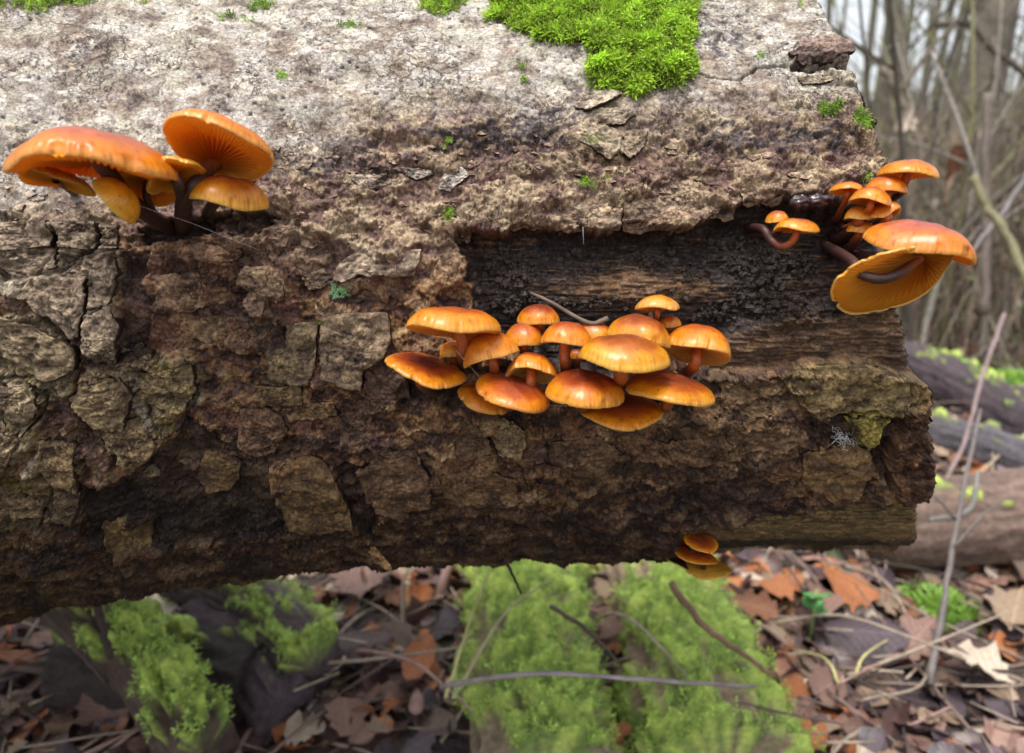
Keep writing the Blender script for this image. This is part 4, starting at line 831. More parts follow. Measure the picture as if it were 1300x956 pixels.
MAT_JELLY = material('jelly', lambda nt, b: (b.inputs['Base Color'].__setattr__('default_value', (0.03, 0.012, 0.014, 1)), b.inputs['Coat Weight'].__setattr__('default_value', .3)), .34)
def lump(name, label, cat, px, py, w, h, zout, mat, seed):
    t = hit(px, py)[2] - zout; c = at_depth(px, py, t); la = np.linspace(-1.5, 1.5, 22); lo = np.arange(36) * 2 * np.pi / 36; A, O = np.meshgrid(la, lo, indexing='ij')
    D = np.stack([np.cos(A) * np.cos(O), np.cos(A) * np.sin(O), np.sin(A)], -1)
    r = 1 + .30 * fbm(D[..., 0] * 2.2 + seed, D[..., 2] * 2.2 + D[..., 1] * 1.7, 3, 501) - .12 * np.abs(noise(D[..., 0] * 5 + seed, D[..., 2] * 5 + D[..., 1] * 4, 503))
    V = D * r[..., None] * np.array([w, min(w, h) * .8, h]) * t / FPX
    o = link(name, np_mesh(V, grid_quads(22, 36, True)), mat); o.location = c; return tag(o, label, cat)
lump('jelly_fungus', 'dark wine-red jelly lump at the upper right rim of the hollow', 'fungus', 1015, 258, 14, 10, .004, MAT_JELLY, 3)
lump('jelly_fungus', 'blackish wrinkled wet lump right beside the wine-red jelly', 'fungus', 1040, 256, 17, 10, .004, MAT_JELLY, 9)
# little wood splinter on top of the middle tuft
V, Q = tube(spline([at_depth(674, 372, .288), at_depth(700, 384, .284), at_depth(730, 402, .281), at_depth(752, 411, .279), at_depth(772, 404, .279)], 16), np.linspace(.0006, .0011, 16), 7, True, .3, 2)
MAT_TWIG = material('twig', lambda nt, b: nt.links.new(ramp(nt, tex_noise(nt, 120, 4).outputs[0], [(0.3, (0.05, 0.03, 0.022)), (0.7, (0.14, 0.095, 0.065))]).outputs[0], b.inputs['Base Color']), .7)
o = link('root_thread', np_mesh(V, split_quads(Q)), MAT_TWIG); tag(o, 'thin curved dead rootlet lying in the hollow above the middle tuft', 'twig')
# spider threads
MAT_SILK = material('silk', lambda nt, b: b.inputs['Base Color'].__setattr__('default_value', (0.8, 0.8, 0.82, 1)), .4)
def thread(label, pts, r=.00005):
    V, Q = tube([at_depth(x, y, hit(min(x, 1150), y)[2] - zo) for x, y, zo in pts], r, 4); o = link('spider_thread', np_mesh(V, split_quads(Q)), MAT_SILK); tag(o, label, 'thread')
thread('spider thread slanting from the dark stems of the left tuft', [(160, 256, .035), (240, 282, .02), (330, 318, .004)])
thread('spider thread beside the stem of the flat wide cap', [(578, 444, .03), (608, 478, .03)])
thread('spider thread between the bottom caps of the middle tuft', [(697, 515, .03), (742, 516, .03)])
thread('spider thread hanging from the rim of the hollow', [(740, 288, .002), (741, 310, .002)])
bag = Bag(); t = hit(1070, 556)[2] + .0012
for _ in range(34):
    x, y = RNG.normal(1072, 6), RNG.normal(556, 3); p = [(x, y)]
    for k in range(3): p.append((p[-1][0] + RNG.normal(0, 4), p[-1][1] + RNG.normal(0, 4)))
    V, Q = tube(spline([at_depth(a_, b_, t + RNG.normal(0, .0006)) for a_, b_ in p], 8), .00006, 4); bag.add(V, Q)
o = bag.put('mould_threads', MAT_SILK); tag(o, 'white mould threads in the dark pit near the sawn end', 'mould', None, 'stuff')

# ================================================================== the forest floor
def m_ground(nt, b):
    tc = N(nt, 'ShaderNodeTexCoord'); geo = tc.outputs['Object']
    n1 = tex_noise(nt, 2.5, 5, .6, vec=geo); v = N(nt, 'ShaderNodeTexVoronoi'); v.inputs['Scale'].default_value = 16; v.inputs['Randomness'].default_value = 1; nt.links.new(geo, v.inputs['Vector'])
    hs = N(nt, 'ShaderNodeSeparateColor'); nt.links.new(v.outputs['Color'], hs.inputs[0])
    r = ramp(nt, hs.outputs[0], [(0.0, (0.028, 0.017, 0.017)), (0.3, (0.066, 0.041, 0.033)), (0.5, (0.121, 0.075, 0.059)), (0.7, (0.088, 0.064, 0.066)), (0.85, (0.165, 0.116, 0.092)), (1.0, (0.231, 0.191, 0.185))]); r.color_ramp.interpolation = 'CONSTANT'
    g = ramp(nt, n1.outputs[0], [(0.52, (0, 0, 0)), (0.66, (1, 1, 1))]); n3 = tex_noise(nt, 90, 4, .7, vec=geo); gm = ramp(nt, n3.outputs[0], [(0.3, (0.05, 0.09, 0.015)), (0.7, (0.18, 0.26, 0.05))])
    c = mixc(nt, r.outputs[0], gm.outputs[0], g.outputs[0]); n4 = tex_noise(nt, 30, 5, .7, vec=geo); d = ramp(nt, n4.outputs[0], [(0.3, (0.35, 0.32, 0.3)), (0.7, (1.1, 1.1, 1.1))])
    nt.links.new(mixc(nt, c, d.outputs[0], .8, 'MULTIPLY'), b.inputs['Base Color']); bump(nt, b, n4.outputs[0], .8, .02)
MAT_GROUND = material('forest_floor', m_ground, .85)
def gheight(x, y):
    x = np.asarray(x, float); y = np.asarray(y, float)
    f = ss(1.2, 5, np.hypot(x, y))
    return 0.028 * fbm(x * 2.2, y * 2.2, 4, 601) + f * (0.12 * fbm(x * .35, y * .35, 3, 603)) + 0.022 * np.clip(y - 2.5, 0, 30) + .5 * fbm(x * .05, y * .05, 2, 605) * ss(8, 30, np.hypot(x, y))
ra = np.concatenate([np.linspace(0, 3.2, 170), 3.2 * (150 / 3.2) ** np.linspace(0, 1, 90)[1:]]); an = np.linspace(0, 2 * np.pi, 420, endpoint=False)
RA, AN = np.meshgrid(ra, an, indexing='ij'); gx, gy = RA * np.sin(AN), RA * np.cos(AN) + .2
gz = gheight(gx, gy); o = link('forest_floor', np_mesh(np.stack([gx, gy, gz], -1), grid_quads(len(ra), 420, True)), MAT_GROUND); tag(o, kind='structure')
GH = lambda x, y: float(gheight(x, y))

# fallen leaves
def m_leaf_for(c, c2):
    def f(nt, b):
        n = tex_noise(nt, 45, 5, .65); r = ramp(nt, n.outputs[0], [(0.32, tuple(k * .45 for k in c)), (0.5, c), (0.7, c2)]); tc = N(nt, 'ShaderNodeTexCoord'); sx = N(nt, 'ShaderNodeSeparateXYZ'); nt.links.new(tc.outputs['Object'], sx.inputs[0])
        def M_(op, a, bb):
            m = N(nt, 'ShaderNodeMath', operation=op)
            for i_, v_ in enumerate((a, bb)):
                if isinstance(v_, (int, float)): m.inputs[i_].default_value = v_
                else: nt.links.new(v_, m.inputs[i_])
            return m.outputs[0]
        ay = M_('ABSOLUTE', sx.outputs[1], 0); fr = M_('FRACT', M_('MULTIPLY', M_('SUBTRACT', sx.outputs[0], M_('MULTIPLY', ay, .9)), 9), 0); side = M_('LESS_THAN', M_('ABSOLUTE', M_('SUBTRACT', fr, .5), 0), .07); mid = M_('LESS_THAN', ay, .012)
        vein = M_('MAXIMUM', side, mid); nt.links.new(mixc(nt, r.outputs[0], tuple(min(1, k * 1.5 + .04) for k in c2), M_('MULTIPLY', vein, .28)), b.inputs['Base Color'])
        n2 = tex_noise(nt, 160, 3, .6); bump(nt, b, M_('ADD', n2.outputs[0], M_('MULTIPLY', vein, .5)), .5, .0015)
    return f
LEAFC = [((.33, .11, .035), (.42, .18, .07)), ((.25, .17, .11), (.36, .27, .18)), ((.20, .11, .085), (.30, .19, .14)), ((.07, .034, .03), (.11, .06, .05)), ((.06, .042, .05), (.13, .09, .10)), ((.48, .38, .29), (.58, .49, .39)), ((.20, .08, .04), (.28, .14, .07)), ((.12, .075, .055), (.20, .14, .10))]
MAT_LEAF = [material('dead_leaf', m_leaf_for(*c), .42 if i in (3, 4) else .6) for i, c in enumerate(LEAFC)]
def leaf_mesh(kind, rng):
    n = 15; t = np.linspace(0, 1, n)
    if kind == 'oak': w = .30 * np.sin(np.pi * t ** .8) ** .7 * (1 + .26 * np.sin(t * 2 * np.pi * 3.4)); w[0] = w[1] = .02
    elif kind == 'beech': w = .30 * np.sin(np.pi * np.clip(t * .97 + .03, 0, 1)) ** .8
    else: w = .42 * np.sin(np.pi * t ** .7) ** .6 * (1 + .16 * np.sin(t * 2 * np.pi * 4.5)); w[0] = .02
    w[-1] = .01; j = np.array([-1, -.5, 0, .5, 1.]); cu = rng.uniform(-.9, 1.1); bd = rng.uniform(-.5, .6); tw = rng.uniform(-.5, .5)
    X, J = np.meshgrid(t, j, indexing='ij'); Wd = w[:, None] * J * rng.uniform(.85, 1.15)
    Z = cu * Wd ** 2 * 1.6 + bd * (X - .5) ** 2 + tw * (X - .5) * Wd + .03 * rng.normal(0, 1, X.shape) * (np.abs(J) > .6) - .012 * (J == 0)
    V = np.stack([X - .5, Wd, Z], -1).reshape(-1, 3); V[:, 2] += .02
    return V, grid_quads(n, 5)
LM = []
for mi in range(len(MAT_LEAF)):
    for kd in ('oak', 'beech', 'maple'):
        V, Q = leaf_mesh(kd, RNG); me = np_mesh(V, Q); me.name = 'fallen_leaf'; me.materials.append(MAT_LEAF[mi]); LM.append(me)
LCOL = ['rust orange', 'tan', 'pinkish brown', 'dark wet', 'purplish dark', 'pale cream', 'russet', 'dull brown']
def add_leaf(x, y, z, size, mi, kd, label, group, tilt=.35):
    o = bpy.data.objects.new('fallen_leaf', LM[mi * 3 + kd]); C.objects.link(o)
    o.location = (x, y, z); o.scale = (size,) * 3; o.rotation_euler = (RNG.normal(0, tilt), RNG.normal(0, tilt), RNG.uniform(0, 6.28)); return tag(o, label, 'leaf', group)
# big ones that stand out, pixel of the photograph and size in metres
HEROES = [(1078, 742, .075, 0, 2, 'large rust-orange leaf lying right of the mossy roots'), (985, 745, .07, 0, 2, 'orange lobed leaf just under the lowest mushrooms'), (1165, 800, .085, 2, 0, 'long pinkish-brown leaf at the lower right'),
          (1235, 828, .08, 5, 0, 'pale cream leaf in the lower right corner area'), (205, 772, .085, 5, 0, 'pale curled leaf on the mossy mound at the lower left'), (400, 795, .07, 5, 1, 'round tan-cream leaf left of the gap under the log'), (470, 748, .10, 2, 2, 'big pale pinkish leaf directly below the log belly'),
          (400, 855, .065, 5, 1, 'whitish leaf at the bottom left of centre'), (455, 828, .08, 3, 1, 'wine-dark wet leaf beside the pink stick'), (530, 850, .06, 0, 1, 'small orange leaf by the foot of the pink stick'), (15, 835, .07, 0, 1, 'orange-brown leaf at the far left bottom'),
          (1100, 795, .09, 4, 2, 'purplish leaf among twigs at the lower right'), (1040, 760, .07, 2, 1, 'pinkish leaf between the two orange ones'), (1290, 770, .09, 1, 0, 'tan leaf at the right edge by the brown log'), (960, 770, .06, 6, 0, 'russet leaf resting near the second mossy root')]
for (px, py, s, mi, kd, lb) in HEROES:
    p = ground_pt(px, py, .03); add_leaf(p[0], p[1], GH(p[0], p[1]) + .03, s * .95, mi, kd, lb, 'fallen leaves on the forest floor', .25)
placed = 0
while placed < 275:
    if placed < 200: px, py = RNG.uniform(-40, 1340), RNG.uniform(700, 990)
    else: px, py = RNG.uniform(1165, 1340), RNG.uniform(330, 720) ** 1.0
    p = ground_pt(px, py, .0)
    if p[1] > 6: continue
    mi = int(RNG.choice(8, p=[.17, .13, .14, .15, .12, .10, .10, .09])); kd = int(RNG.integers(0, 3))
    near = 'on the forest floor under the log' if placed < 200 else 'on the forest floor behind the sawn end'
    nm = ('oak-like', 'oval', 'broad lobed')[kd]
    add_leaf(p[0], p[1], GH(p[0], p[1]) + RNG.uniform(.002, .02), RNG.uniform(.026, .056), mi, kd, f'{LCOL[mi]} {nm} dead leaf {near}', 'fallen leaves on the forest floor'); placed += 1
# the litter nobody could count
bags = [Bag() for _ in MAT_LEAF]; lv = [leaf_mesh(('oak', 'beech', 'maple')[k % 3], RNG) for k in range(6)]
lv = [(V.reshape(15, 5, 3)[::2, ::2].reshape(-1, 3), grid_quads(8, 3)) for V, Q in lv]
for i in range(12000):
    d = 0.55 * (14 / .55) ** RNG.uniform() ** .8; a = RNG.uniform(-.75, .80); x, y = d * math.sin(a), d * math.cos(a)
    V, Q = lv[i % 6]; e = Matrix.Rotation(RNG.uniform(0, 6.28), 3, 'Z') @ Matrix.Rotation(RNG.normal(0, .35), 3, 'X') @ Matrix.Rotation(RNG.normal(0, .35), 3, 'Y')
    bags[int(RNG.choice(8, p=[.10, .13, .16, .20, .14, .05, .09, .13]))].add((V * RNG.uniform(.015, .055)) @ np.array(e).T + [x, y, GH(x, y) + RNG.uniform(0, .012)], Q)
for k, bg_ in enumerate(bags): tag(bg_.put('leaf_litter', MAT_LEAF[k]), f'{LCOL[k]} leaf litter scattered over the forest floor', 'leaf litter', None, 'stuff')

bag = Bag()
for i in range(2600):
    d = 0.6 * (6 / .6) ** RNG.uniform() ** .9; a = RNG.uniform(-.75, .80); x, y = d * math.sin(a), d * math.cos(a); t_ = RNG.uniform(0, 6.28); L = RNG.uniform(.01, .05) * (1 + .2 * d); z = GH(x, y) + RNG.uniform(.004, .03)
    V, Q = tube([[x, y, z], [x + math.cos(t_) * L, y + math.sin(t_) * L, z + RNG.normal(0, L * .25)]], RNG.uniform(.0005, .0016), 4); bag.add(V, Q, [(.10, .07, .055), (.26, .2, .16), (.05, .035, .03), (.36, .28, .2)][i % 4])
TWIG_LITTER = bag
# mossy wood on the ground
def m_mosswood(nt, b):
    a = N(nt, 'ShaderNodeAttribute'); a.attribute_name = 'Col'; n = tex_noise(nt, 140, 5, .7); r = ramp(nt, n.outputs[0], [(0.3, (.5, .5, .5)), (0.7, (1.4, 1.4, 1.3))])
    nt.links.new(mixc(nt, a.outputs['Color'], r.outputs[0], .9, 'MULTIPLY'), b.inputs['Base Color']); bump(nt, b, n.outputs[0], .8, .006)
MAT_MW = material('mossy_wood', m_mosswood, .8)
def ground_log(name, label, cat, path, rad, barkc, mossc, moss_amt, nsh=0, seed=0, group=None, rough=.12):
    n = 70; sides = 64; Pth = spline(path, n); root = empty(name, Pth[0] - [0, 0, rad[0]], label, cat, group)
    rr = np.linspace(rad[0], rad[-1], n); V, Q = tube(Pth, rr, sides, True); Vb = V[:n * sides].reshape(n, sides, 3)
    cen = Pth[:, None]; D = Vb - cen; L = np.concatenate([[0], np.cumsum(np.linalg.norm(np.diff(Pth, axis=0), axis=1))])[:, None] + 0 * D[..., 0]
    up = D[..., 2] / rr[:, None]; side = np.arctan2(D[..., 2], np.hypot(D[..., 0], D[..., 1]) * np.sign(D[..., 0]))
    nz = fbm(L * 9 + seed, side * 1.6, 4, 701); nb = fbm(L * 30, side * 6 + seed, 4, 703); gr = fbm(L * 4, side * 14 + seed, 3, 707)
    w = ss(-.05, .25, nz + .55 * fbm(L * 26 + seed, side * 5, 3, 711) + (up - .55) * 1.0 + moss_amt)
    Dn = D / np.linalg.norm(D, axis=-1, keepdims=True); V[:n * sides] = (Vb + Dn * (rr[:, None] * (rough * nz + .06 * nb) + .008 * w * (1 + 1.6 * nb) + .004 * gr * (1 - w))[..., None]).reshape(-1, 3)
    bc = c3(barkc) * (1 + .5 * gr + .4 * nb)[..., None]; mc = mix(c3(mossc) * c3((.45, .5, .5)), c3(mossc) * c3((1.3, 1.2, 1.1)), ss(-.35, .35, nb + .6 * fbm(L * 70, side * 16 + seed, 3, 709))[..., None]); col = mix(np.clip(bc, .01, 1), mc, w[..., None]).reshape(-1, 3)
    col = np.vstack([col, [c3(barkc)] * 2]); bag = Bag(); bag.V = [V]; bag.Q = [Q]; bag.C = [col]; bag.n = len(V); bag.put('bark', MAT_MW, root)
    if nsh:
        Vb = V[:n * sides].reshape(n, sides, 3); ok = np.argwhere((w > .5) & (up > .0)); pk = ok[RNG.integers(0, len(ok), nsh)]
        pts = Vb[pk[:, 0], pk[:, 1]] + RNG.normal(0, .0022, (nsh, 3)); nn = Dn[pk[:, 0], pk[:, 1]] + RNG.normal(0, .3, (nsh, 3)); nn /= np.linalg.norm(nn, axis=1)[:, None]
        Vm, Qm, Cm = moss_shoots(pts, nn, .0045, np.tile(c3(mossc), (nsh, 1)) * RNG.uniform(.7, 1.5, (nsh, 1)), 6)
        m = put('moss', Vm, Qm, MAT_MOSS, root, smooth=False, col=Cm); m['kind'] = 'stuff'
    return root
def gp(px, py, up=0.0):
    p = ground_pt(px, py, up); return np.array([p[0], p[1], up])
MG = (.38, .52, .11)
ground_log('mossy_log', 'thick mossy limb running under the log, left of the pair', 'fallen branch', [gp(662, 600, .02), gp(664, 700, .02), gp(672, 820, .015), gp(690, 1010, .0)], (.068, .060), (.24, .18, .12), MG, .10, 2600, 1)
ground_log('mossy_log', 'mossy limb with bare brown flank, right of the pair under the log', 'fallen branch', [gp(790, 600, .01), gp(817, 700, .005), gp(855, 820, .0), gp(925, 1010, -.01)], (.064, .070), (.26, .18, .13), MG, .0, 2200, 5)
ground_log('fallen_branch', 'smooth brown log lying behind the sawn end at the right edge', 'fallen branch', [gp(1120, 668, .06), gp(1230, 660, .06), gp(1330, 650, .065), gp(1560, 640, .07)], (.052, .062), (.16, .105, .085), MG, -.75, 0, 9, rough=.06)
ground_log('fallen_branch', 'dark purple-brown branch slanting down at the right edge', 'fallen branch', [gp(1150, 455, .03), gp(1220, 490, .04), gp(1320, 545, .04)], (.045, .05), (.07, .05, .06), MG, -.65, 0, 12)
ground_log('fallen_branch', 'bluish dark branch below the purple-brown one', 'fallen branch', [gp(1160, 545, .02), gp(1230, 560, .03), gp(1340, 600, .03)], (.03, .035), (.09, .08, .095), MG, -.75, 0, 15)
ground_log('mossy_log', 'mossy rotten branch under the left end of the log', 'fallen branch', [gp(20, 720, .10), gp(100, 770, .10), gp(190, 850, .08), gp(260, 960, .06)], (.024, .028), (.08, .05, .04), MG, -.15, 700, 18)
ground_log('mossy_log', 'mossy rotten branch beside the pale curled leaf', 'fallen branch', [gp(225, 730, .06), gp(290, 755, .06), gp(350, 790, .06), gp(400, 850, .05)], (.026, .03), (.10, .07, .075), MG, -.15, 500, 21)
ground_log('broken_branch', 'dark purple rotten wood piece between mossy branches at the lower left', 'fallen branch', [gp(255, 800, .03), gp(310, 830, .03), gp(360, 900, .03)], (.04, .03), (.09, .06, .075), MG, -.8, 0, 25)
ground_log('broken_branch', 'blackened rotten wood at the bottom left', 'fallen branch', [gp(100, 850, .01), gp(210, 850, .02), gp(330, 880, .02)], (.05, .05), (.045, .032, .03), MG, -.5, 0, 28)
for i, (px, py, s, lb) in enumerate([(1258, 372, .10, 'upper moss mound behind the sawn end'), (1296, 402, .10, 'moss mound at the right edge under the bent branch'), (1222, 474, .06, 'small moss mound just beside the sawn end'), (1284, 492, .07, 'moss mound over the dark branch at the right edge'), (1190, 770, .04, 'moss bit among leaves at the lower right')]):
    c = gp(px, py, 0); A, O = np.meshgrid(np.linspace(0, 1.5, 14), np.arange(30) * 2 * np.pi / 30, indexing='ij')
    V = np.stack([np.cos(A) * np.cos(O), np.cos(A) * np.sin(O), np.sin(A) * .5], -1) * (1 + .3 * fbm(np.cos(O) * 2 + i * 5, A * 2 + np.sin(O) * 2, 3, 801))[..., None] * s; nn = V / np.linalg.norm(V, axis=-1, keepdims=True)
    idx = RNG.integers(0, 14 * 30, 700); Vm, Qm, Cm = moss_shoots(V.reshape(-1, 3)[idx], nn.reshape(-1, 3)[idx], .012, np.tile(c3((.24, .42, .06)), (700, 1)), 6)
    b_ = Bag(); b_.add(V.reshape(-1, 3), grid_quads(14, 30, True), (.10, .17, .03)); b_.add(Vm, Qm); b_.C[1:] = [Cm]
    o = link('moss_mound', b_.mesh(), MAT_MOSS); o.location = (c[0], c[1], GH(c[0], c[1]) - .01); tag(o, lb, 'moss', None, 'stuff')

# twigs, stalks and grass blades
def m_col(nt, b):
    a = N(nt, 'ShaderNodeAttribute'); a.attribute_name = 'Col'; n = tex_noise(nt, 60, 4, .7); r = ramp(nt, n.outputs[0], [(0.3, (.6, .6, .6)), (0.7, (1.3, 1.3, 1.3))])
    nt.links.new(mixc(nt, a.outputs['Color'], r.outputs[0], .9, 'MULTIPLY'), b.inputs['Base Color'])
MAT_STICK = material('stick', m_col, .7)
def stick(name, label, cat, pts, r0, r1, col, group=None, n=20, side=None):
    P = spline(pts, n); P = P + RNG.normal(0, r0 * .15, P.shape); bag = Bag(); V, Q = tube(P, np.linspace(r0, r1, n), 8, True, .3, r0 * 1000); bag.add(V, Q, col)
    for f, d, L in (side or []):
        k = int(f * (n - 1)); V, Q = tube(spline([P[k], P[k] + np.array(d) * L * .5 + [0, 0, L * .06], P[k] + np.array(d) * L], 8), np.linspace(r1 * .9, r1 * .4, 8), 6); bag.add(V, Q, col)
    c = P[0].copy(); bag.V = [v - c for v in bag.V]; o = link(name, bag.mesh(), MAT_STICK); o.location = c; return tag(o, label, cat, group)
def sp(px, py, d): return at_depth(px, py, d)
GY = (.22, .17, .13); DK = (.05, .035, .03); YG = (.45, .42, .18); PK = (.33, .2, .17)
stick('dead_stick', 'pinkish stick leaning up from the leaves left of the mossy pair', 'stick', [gp(528, 900, .03), sp(540, 820, .83), sp(572, 715, .86), sp(585, 660, .88)], .007, .005, PK)
stick('twig', 'thin dark twig poking down from the belly of the log above the mossy limb', 'twig', [sp(640, 706, .40), sp(650, 728, .42), sp(662, 754, .45)], .0011, .0006, DK)
stick('twig', 'dark upright twig at the lower left under the log', 'twig', [sp(118, 745, .55), sp(128, 790, .56), sp(141, 835, .57)], .0032, .0024, DK)
stick('twig', 'dark slanting twig left of the upright one at the lower left', 'twig', [sp(40, 768, .6), sp(85, 812, .62), sp(135, 868, .63)], .002, .0016, (.09, .06, .05))
stick('twig', 'long grey twig lying across both mossy limbs at the bottom', 'twig', [gp(560, 872, 0.12), gp(660, 856, 0.17), gp(760, 858, 0.17), gp(870, 866, 0.17), gp(960, 872, 0.1)], .0019, .0013, (.30, .26, .25))
stick('twig', 'curved dark twig draped over the left mossy limb', 'twig', [gp(700, 770, 0.155), gp(745, 800, 0.17), gp(785, 840, 0.12)], .0019, .0012, (.10, .07, .06))
stick('twig', 'brown stick slanting along the right mossy limb', 'twig', [gp(852, 740, 0.16), gp(890, 790, 0.14), gp(950, 835, 0.1), gp(985, 860, 0.07)], .0032, .0018, (.24, .14, .09))
for lb, pts, c_ in (('yellow grass blade crossing the left mossy limb', [(566, 886, .55), (596, 790, .58), (626, 712, .64)], YG), ('second pale grass blade leaning right over the left mossy limb', [(575, 886, .55), (640, 780, .62), (700, 735, .66)], (.4, .36, .2)), ('upright straw stalk right of the pink stick', [(512, 830, .8), (516, 770, .82), (520, 715, .85)], (.36, .33, .18)),
                    ('short green grass blade at the bottom near the orange leaf', [(578, 886, .55), (580, 830, .58), (600, 800, .6)], (.3, .42, .15)), ('arching yellow blade at the bottom right', [(1085, 860, .72), (1100, 830, .74), (1150, 800, .8)], YG), ('arching yellow blade right of the second mossy root', [(1065, 868, .72), (1045, 835, .75), (990, 822, .8)], YG), ('thin green stem below the lowest mushroom', [(890, 735, .9), (930, 752, .9), (985, 775, .9)], (.3, .36, .1))):
    stick('grass_blade', lb, 'grass blade', [sp(*p) for p in pts], .0016, .0007, c_)
# the right-hand tangle
stick('branch', 'bent olive branch arching down at the right edge', 'branch', [sp(1236, 225, 1.3), sp(1252, 262, 1.28), sp(1280, 300, 1.25), sp(1310, 370, 1.2)], .0075, .0075, (.15, .135, .065))
stick('branch', 'pale grey branch crossing behind the bent olive one', 'branch', [sp(1315, 205, 1.5), sp(1280, 260, 1.5), sp(1245, 305, 1.5), sp(1225, 335, 1.5)], .005, .004, (.17, .155, .15))
stick('branch', 'dark upright stem beside the bent olive branch', 'branch', [sp(1253, 120, 1.6), sp(1250, 200, 1.6), sp(1252, 300, 1.6), sp(1250, 400, 1.6)], .009, .009, (.13, .10, .08))
stick('dead_stalk', 'thin pinkish stalk slanting over the dark branches at the right', 'stalk', [sp(1275, 398, 1.2), sp(1250, 470, 1.15), sp(1225, 560, 1.1), sp(1200, 610, 1.05)], .0035, .003, (.22, .16, .15))
stick('dead_stalk', 'forked grey stalk standing in front of the brown log', 'stalk', [sp(1180, 870, .72), sp(1195, 780, .76), sp(1210, 690, .80), sp(1228, 600, .84), sp(1245, 520, .9)], .0038, .002, (.13, .11, .10), side=[(.5, (.5, .1, .5), .12), (.6, (-.6, 0, .5), .08)])
stick('dead_stalk', 'curved grey stick lying over the brown log', 'stalk', [sp(1180, 660, .8), sp(1215, 655, .82), sp(1235, 640, .84), sp(1240, 600, .86)], .003, .003, (.16, .15, .13))
stick('dead_stalk', 'thin pale stalk leaning left at the right edge', 'stalk', [sp(1310, 545, 1.3), sp(1255, 590, 1.2), sp(1210, 640, 1.1)], .003, .002, (.36, .3, .2))
stick('branch', 'dark forked branch hanging in the blurred wood at the upper right', 'branch', [sp(1120, 85, 3.0), sp(1145, 130, 3.0), sp(1165, 175, 3.0), sp(1172, 215, 3.0)], .02, .014, (.14, .11, .08), side=[(.6, (.7, .2, -.5), .5), (.3, (.5, 0, .7), .4)])
stick('branch', 'dark snag jutting left of the big leaning trunk', 'branch', [sp(1190, 30, 3.6), sp(1230, 30, 3.6), sp(1262, 62, 3.6), sp(1310, 100, 3.6)], .02, .016, (.10, .08, .06))
stick('dead_leaf_stalk', 'upright brown stalk with a withered leaf at the right', 'stalk', [sp(1200, 260, 2.0), sp(1212, 200, 2.0), sp(1210, 170, 2.0)], .006, .004, (.25, .16, .1))
for (x, y, d, mi, lb) in ((1208, 205, 1.9, 6, 'withered russet leaf hanging behind the topmost right cap'), (1222, 195, 1.9, 5, 'pale hanging leaf next to the withered russet one'), (1150, 150, 2.2, 5, 'pale hanging leaf in the blurred wood right of the saw edge')):
    p = sp(x, y, d); add_leaf(p[0], p[1], p[2], .10, mi, 0, lb, None, 1.2)
TW = 'dead twigs on the forest floor'
for i in range(46):
    px = RNG.uniform(1075, 1330); d = RNG.uniform(1.8, 5.5); x0, y0 = (px - 650) / FPX * d, d; z0 = GH(x0, y0); h = RNG.uniform(.5, 1.9); ln = RNG.normal(0, .28, 2) * h
    c_ = [(.07, .055, .045), (.14, .11, .09), (.18, .17, .08), (.24, .21, .18)][i % 4]; r_ = RNG.uniform(.003, .008)
    stick('thin_stem', ('dark', 'brown', 'olive', 'pale grey')[i % 4] + ' thin leafless stem rising in the undergrowth behind the sawn end', 'sapling', [np.array([x0, y0, z0 - .02]), np.array([x0 + ln[0] * .4, y0, z0 + h * .5]), np.array([x0 + ln[0], y0 + ln[1], z0 + h])], r_, r_ * .5, c_, 'thin leafless stems in the undergrowth', n=12, side=[(RNG.uniform(.3, .9), (RNG.normal(0, .7), 0, RNG.uniform(.2, 1)), h * .4) for _ in range(3)])
for i in range(190):
    if i < 120: px, py = RNG.uniform(-20, 1320), RNG.uniform(720, 960)
    else: px, py = RNG.uniform(1170, 1330), RNG.uniform(350, 700)
    p = gp(px, py, 0); a = RNG.uniform(0, 6.28); L = RNG.uniform(.06, .25) * max(1, p[1]); up_ = RNG.uniform(.0, .35) * L
    q = p + [math.cos(a) * L, math.sin(a) * L, up_]; p[2] = GH(p[0], p[1]) + .006; q[2] = GH(q[0], q[1]) + .01 + up_
    c_ = [GY, DK, PK, (.3, .24, .18), (.16, .11, .09)][i % 5]; wd_ = ['grey', 'dark', 'pinkish', 'tan', 'brown'][i % 5]
    stick('twig', f'{wd_} dead twig lying in the litter ' + ('below the log' if i < 120 else 'behind the sawn end'), 'twig', [p, (p + q) / 2 + RNG.normal(0, L * .07, 3), q], RNG.uniform(.0012, .003), .001, c_, TW, n=9)
o = TWIG_LITTER.put('twig_litter', MAT_STICK); tag(o, 'broken bits of twig strewn through the leaf litter', 'twig litter', None, 'stuff')
# small green seedling
bag = Bag(); c0 = gp(1030, 800, .02)
for k in range(7):
    a = k * .9; V, Q = leaf_mesh('beech', RNG); e = np.array(Matrix.Rotation(a, 3, 'Z') @ Matrix.Rotation(-.5, 3, 'Y')); bag.add(((V + [.5, 0, 0]) * [.018, .026, .03]) @ e.T + [0, 0, .03 + .004 * k], Q, (.08, .24, .06))
V, Q = tube([[0, 0, 0], [0, 0, .06]], .0012, 6); bag.add(V, Q, (.2, .35, .1)); o = link('seedling', bag.mesh(), MAT_STICK); o.location = (c0[0], c0[1], GH(c0[0], c0[1]) + .01); tag(o, 'small fresh green seedling between orange leaves at the lower right', 'plant')

